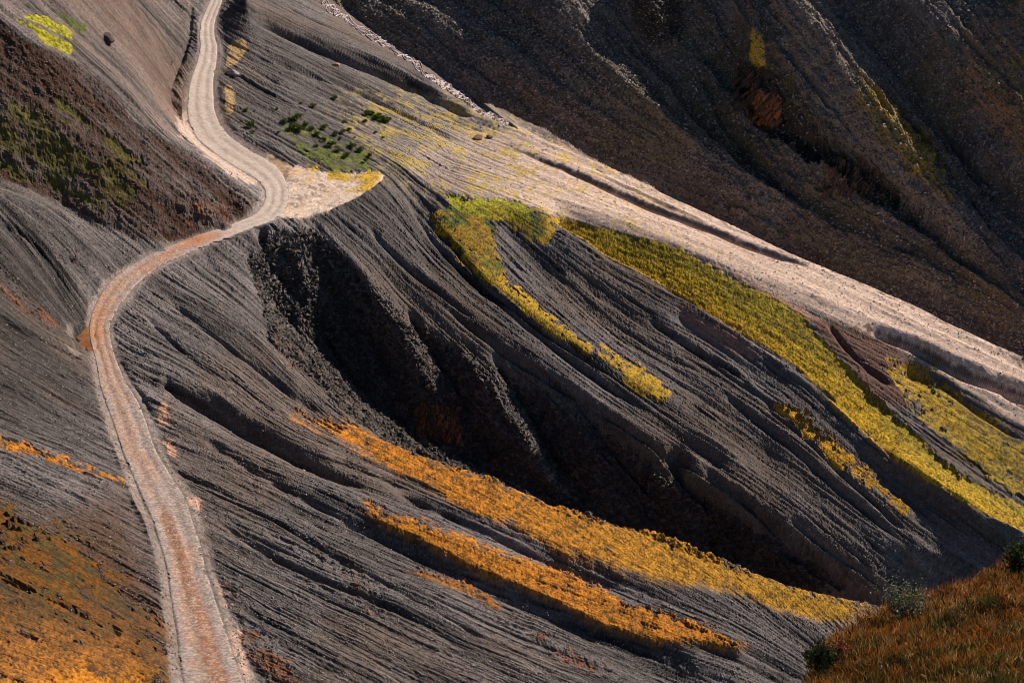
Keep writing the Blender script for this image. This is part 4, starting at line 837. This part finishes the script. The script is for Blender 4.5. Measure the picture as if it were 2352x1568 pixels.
def outcrop(pts, n, lng, label, seed, c0, c1, tilt):
    """steep rock ribs standing out of the slope"""
    r = np.random.default_rng(seed); V = []; F = []; cl = []; k = 0
    poly = np.array(pts, float)
    lo, hi = poly.min(0), poly.max(0)
    us_ = r.uniform(lo, hi, (n, 2)); bs = hit(us_[:, 0], us_[:, 1]); grp = np.zeros(n, bool); D_ = np.linalg.norm(bs[:, None] - bs[None], axis=2) < .95 * lng
    grp[np.argmax(D_.sum(1))] = True
    for _ in range(60): grp = (D_ & grp[None]).any(1)
    for b in bs[grp]:
        L = lng * r.uniform(.5, 1.3); wd = L * r.uniform(.07, .20); th = L * r.uniform(.06, .13)
        ax = np.array((tilt[0] + r.normal(0, .22), tilt[1] + r.normal(0, .22), 1.0)); ax /= np.linalg.norm(ax); s1 = np.cross(ax, (r.normal(0, .3), -1, .3)); s1 /= np.linalg.norm(s1); s2 = np.cross(ax, s1)
        ring = np.array([(-1, -1), (.2, -1.3), (1, -.8), (1.1, .9), (-.2, 1.2), (-1.1, .8)]) * r.uniform(.75, 1.2, (6, 1))
        for q, sc_ in ((-.75, 1.2), (-.05, 1.0), (.22, .75), (.36, .3)):
            V.append(b + ax * L * q + (ring[:, :1] * s1 * wd + ring[:, 1:] * s2 * th) * sc_ + r.normal(0, .04 * L, (6, 3)) * .5)
        for lev in range(3):
            F += [(k + lev * 6 + j, k + lev * 6 + (j + 1) % 6, k + lev * 6 + 6 + (j + 1) % 6, k + lev * 6 + 6 + j) for j in range(6)]
        F += [(k + 18, k + 19, k + 20, k + 21), (k + 18, k + 21, k + 22, k + 23)]
        t = r.random() ** 1.5; cl.append(np.tile(np.array(c0) * (1 - t) + np.array(c1) * t, (24, 1))); k += 24
    o = link('rock_outcrop', mesh_np('rock_outcrop', np.vstack(V), F, np.vstack(cl)), M_STONE); tag(o, label, 'rock outcrop')
outcrop([(1738,215),(1792,285)], 260, 1.25, 'rusty orange ribbed rock outcrop on the far slope below the yellow grass nose', 11, (.06, .035, .022), (.36, .12, .04), (.75, .35))
outcrop([(1690,165),(1745,245)], 230, 1.15, 'dark brown ribbed rock outcrop left of the rusty one on the far slope', 12, (.035, .026, .022), (.12, .055, .03), (.75, .35))
outcrop([(1890,370),(2040,445)], 380, 1.1, 'broad dark crag low on the far slope above the pale ridge', 13, (.035, .028, .024), (.11, .05, .03), (.3, .1))
outcrop([(955,930),(1055,1010)], 240, 1.1, 'rusty brown crag standing in the dark main gully', 14, (.03, .024, .02), (.26, .09, .035), (.1, .1))
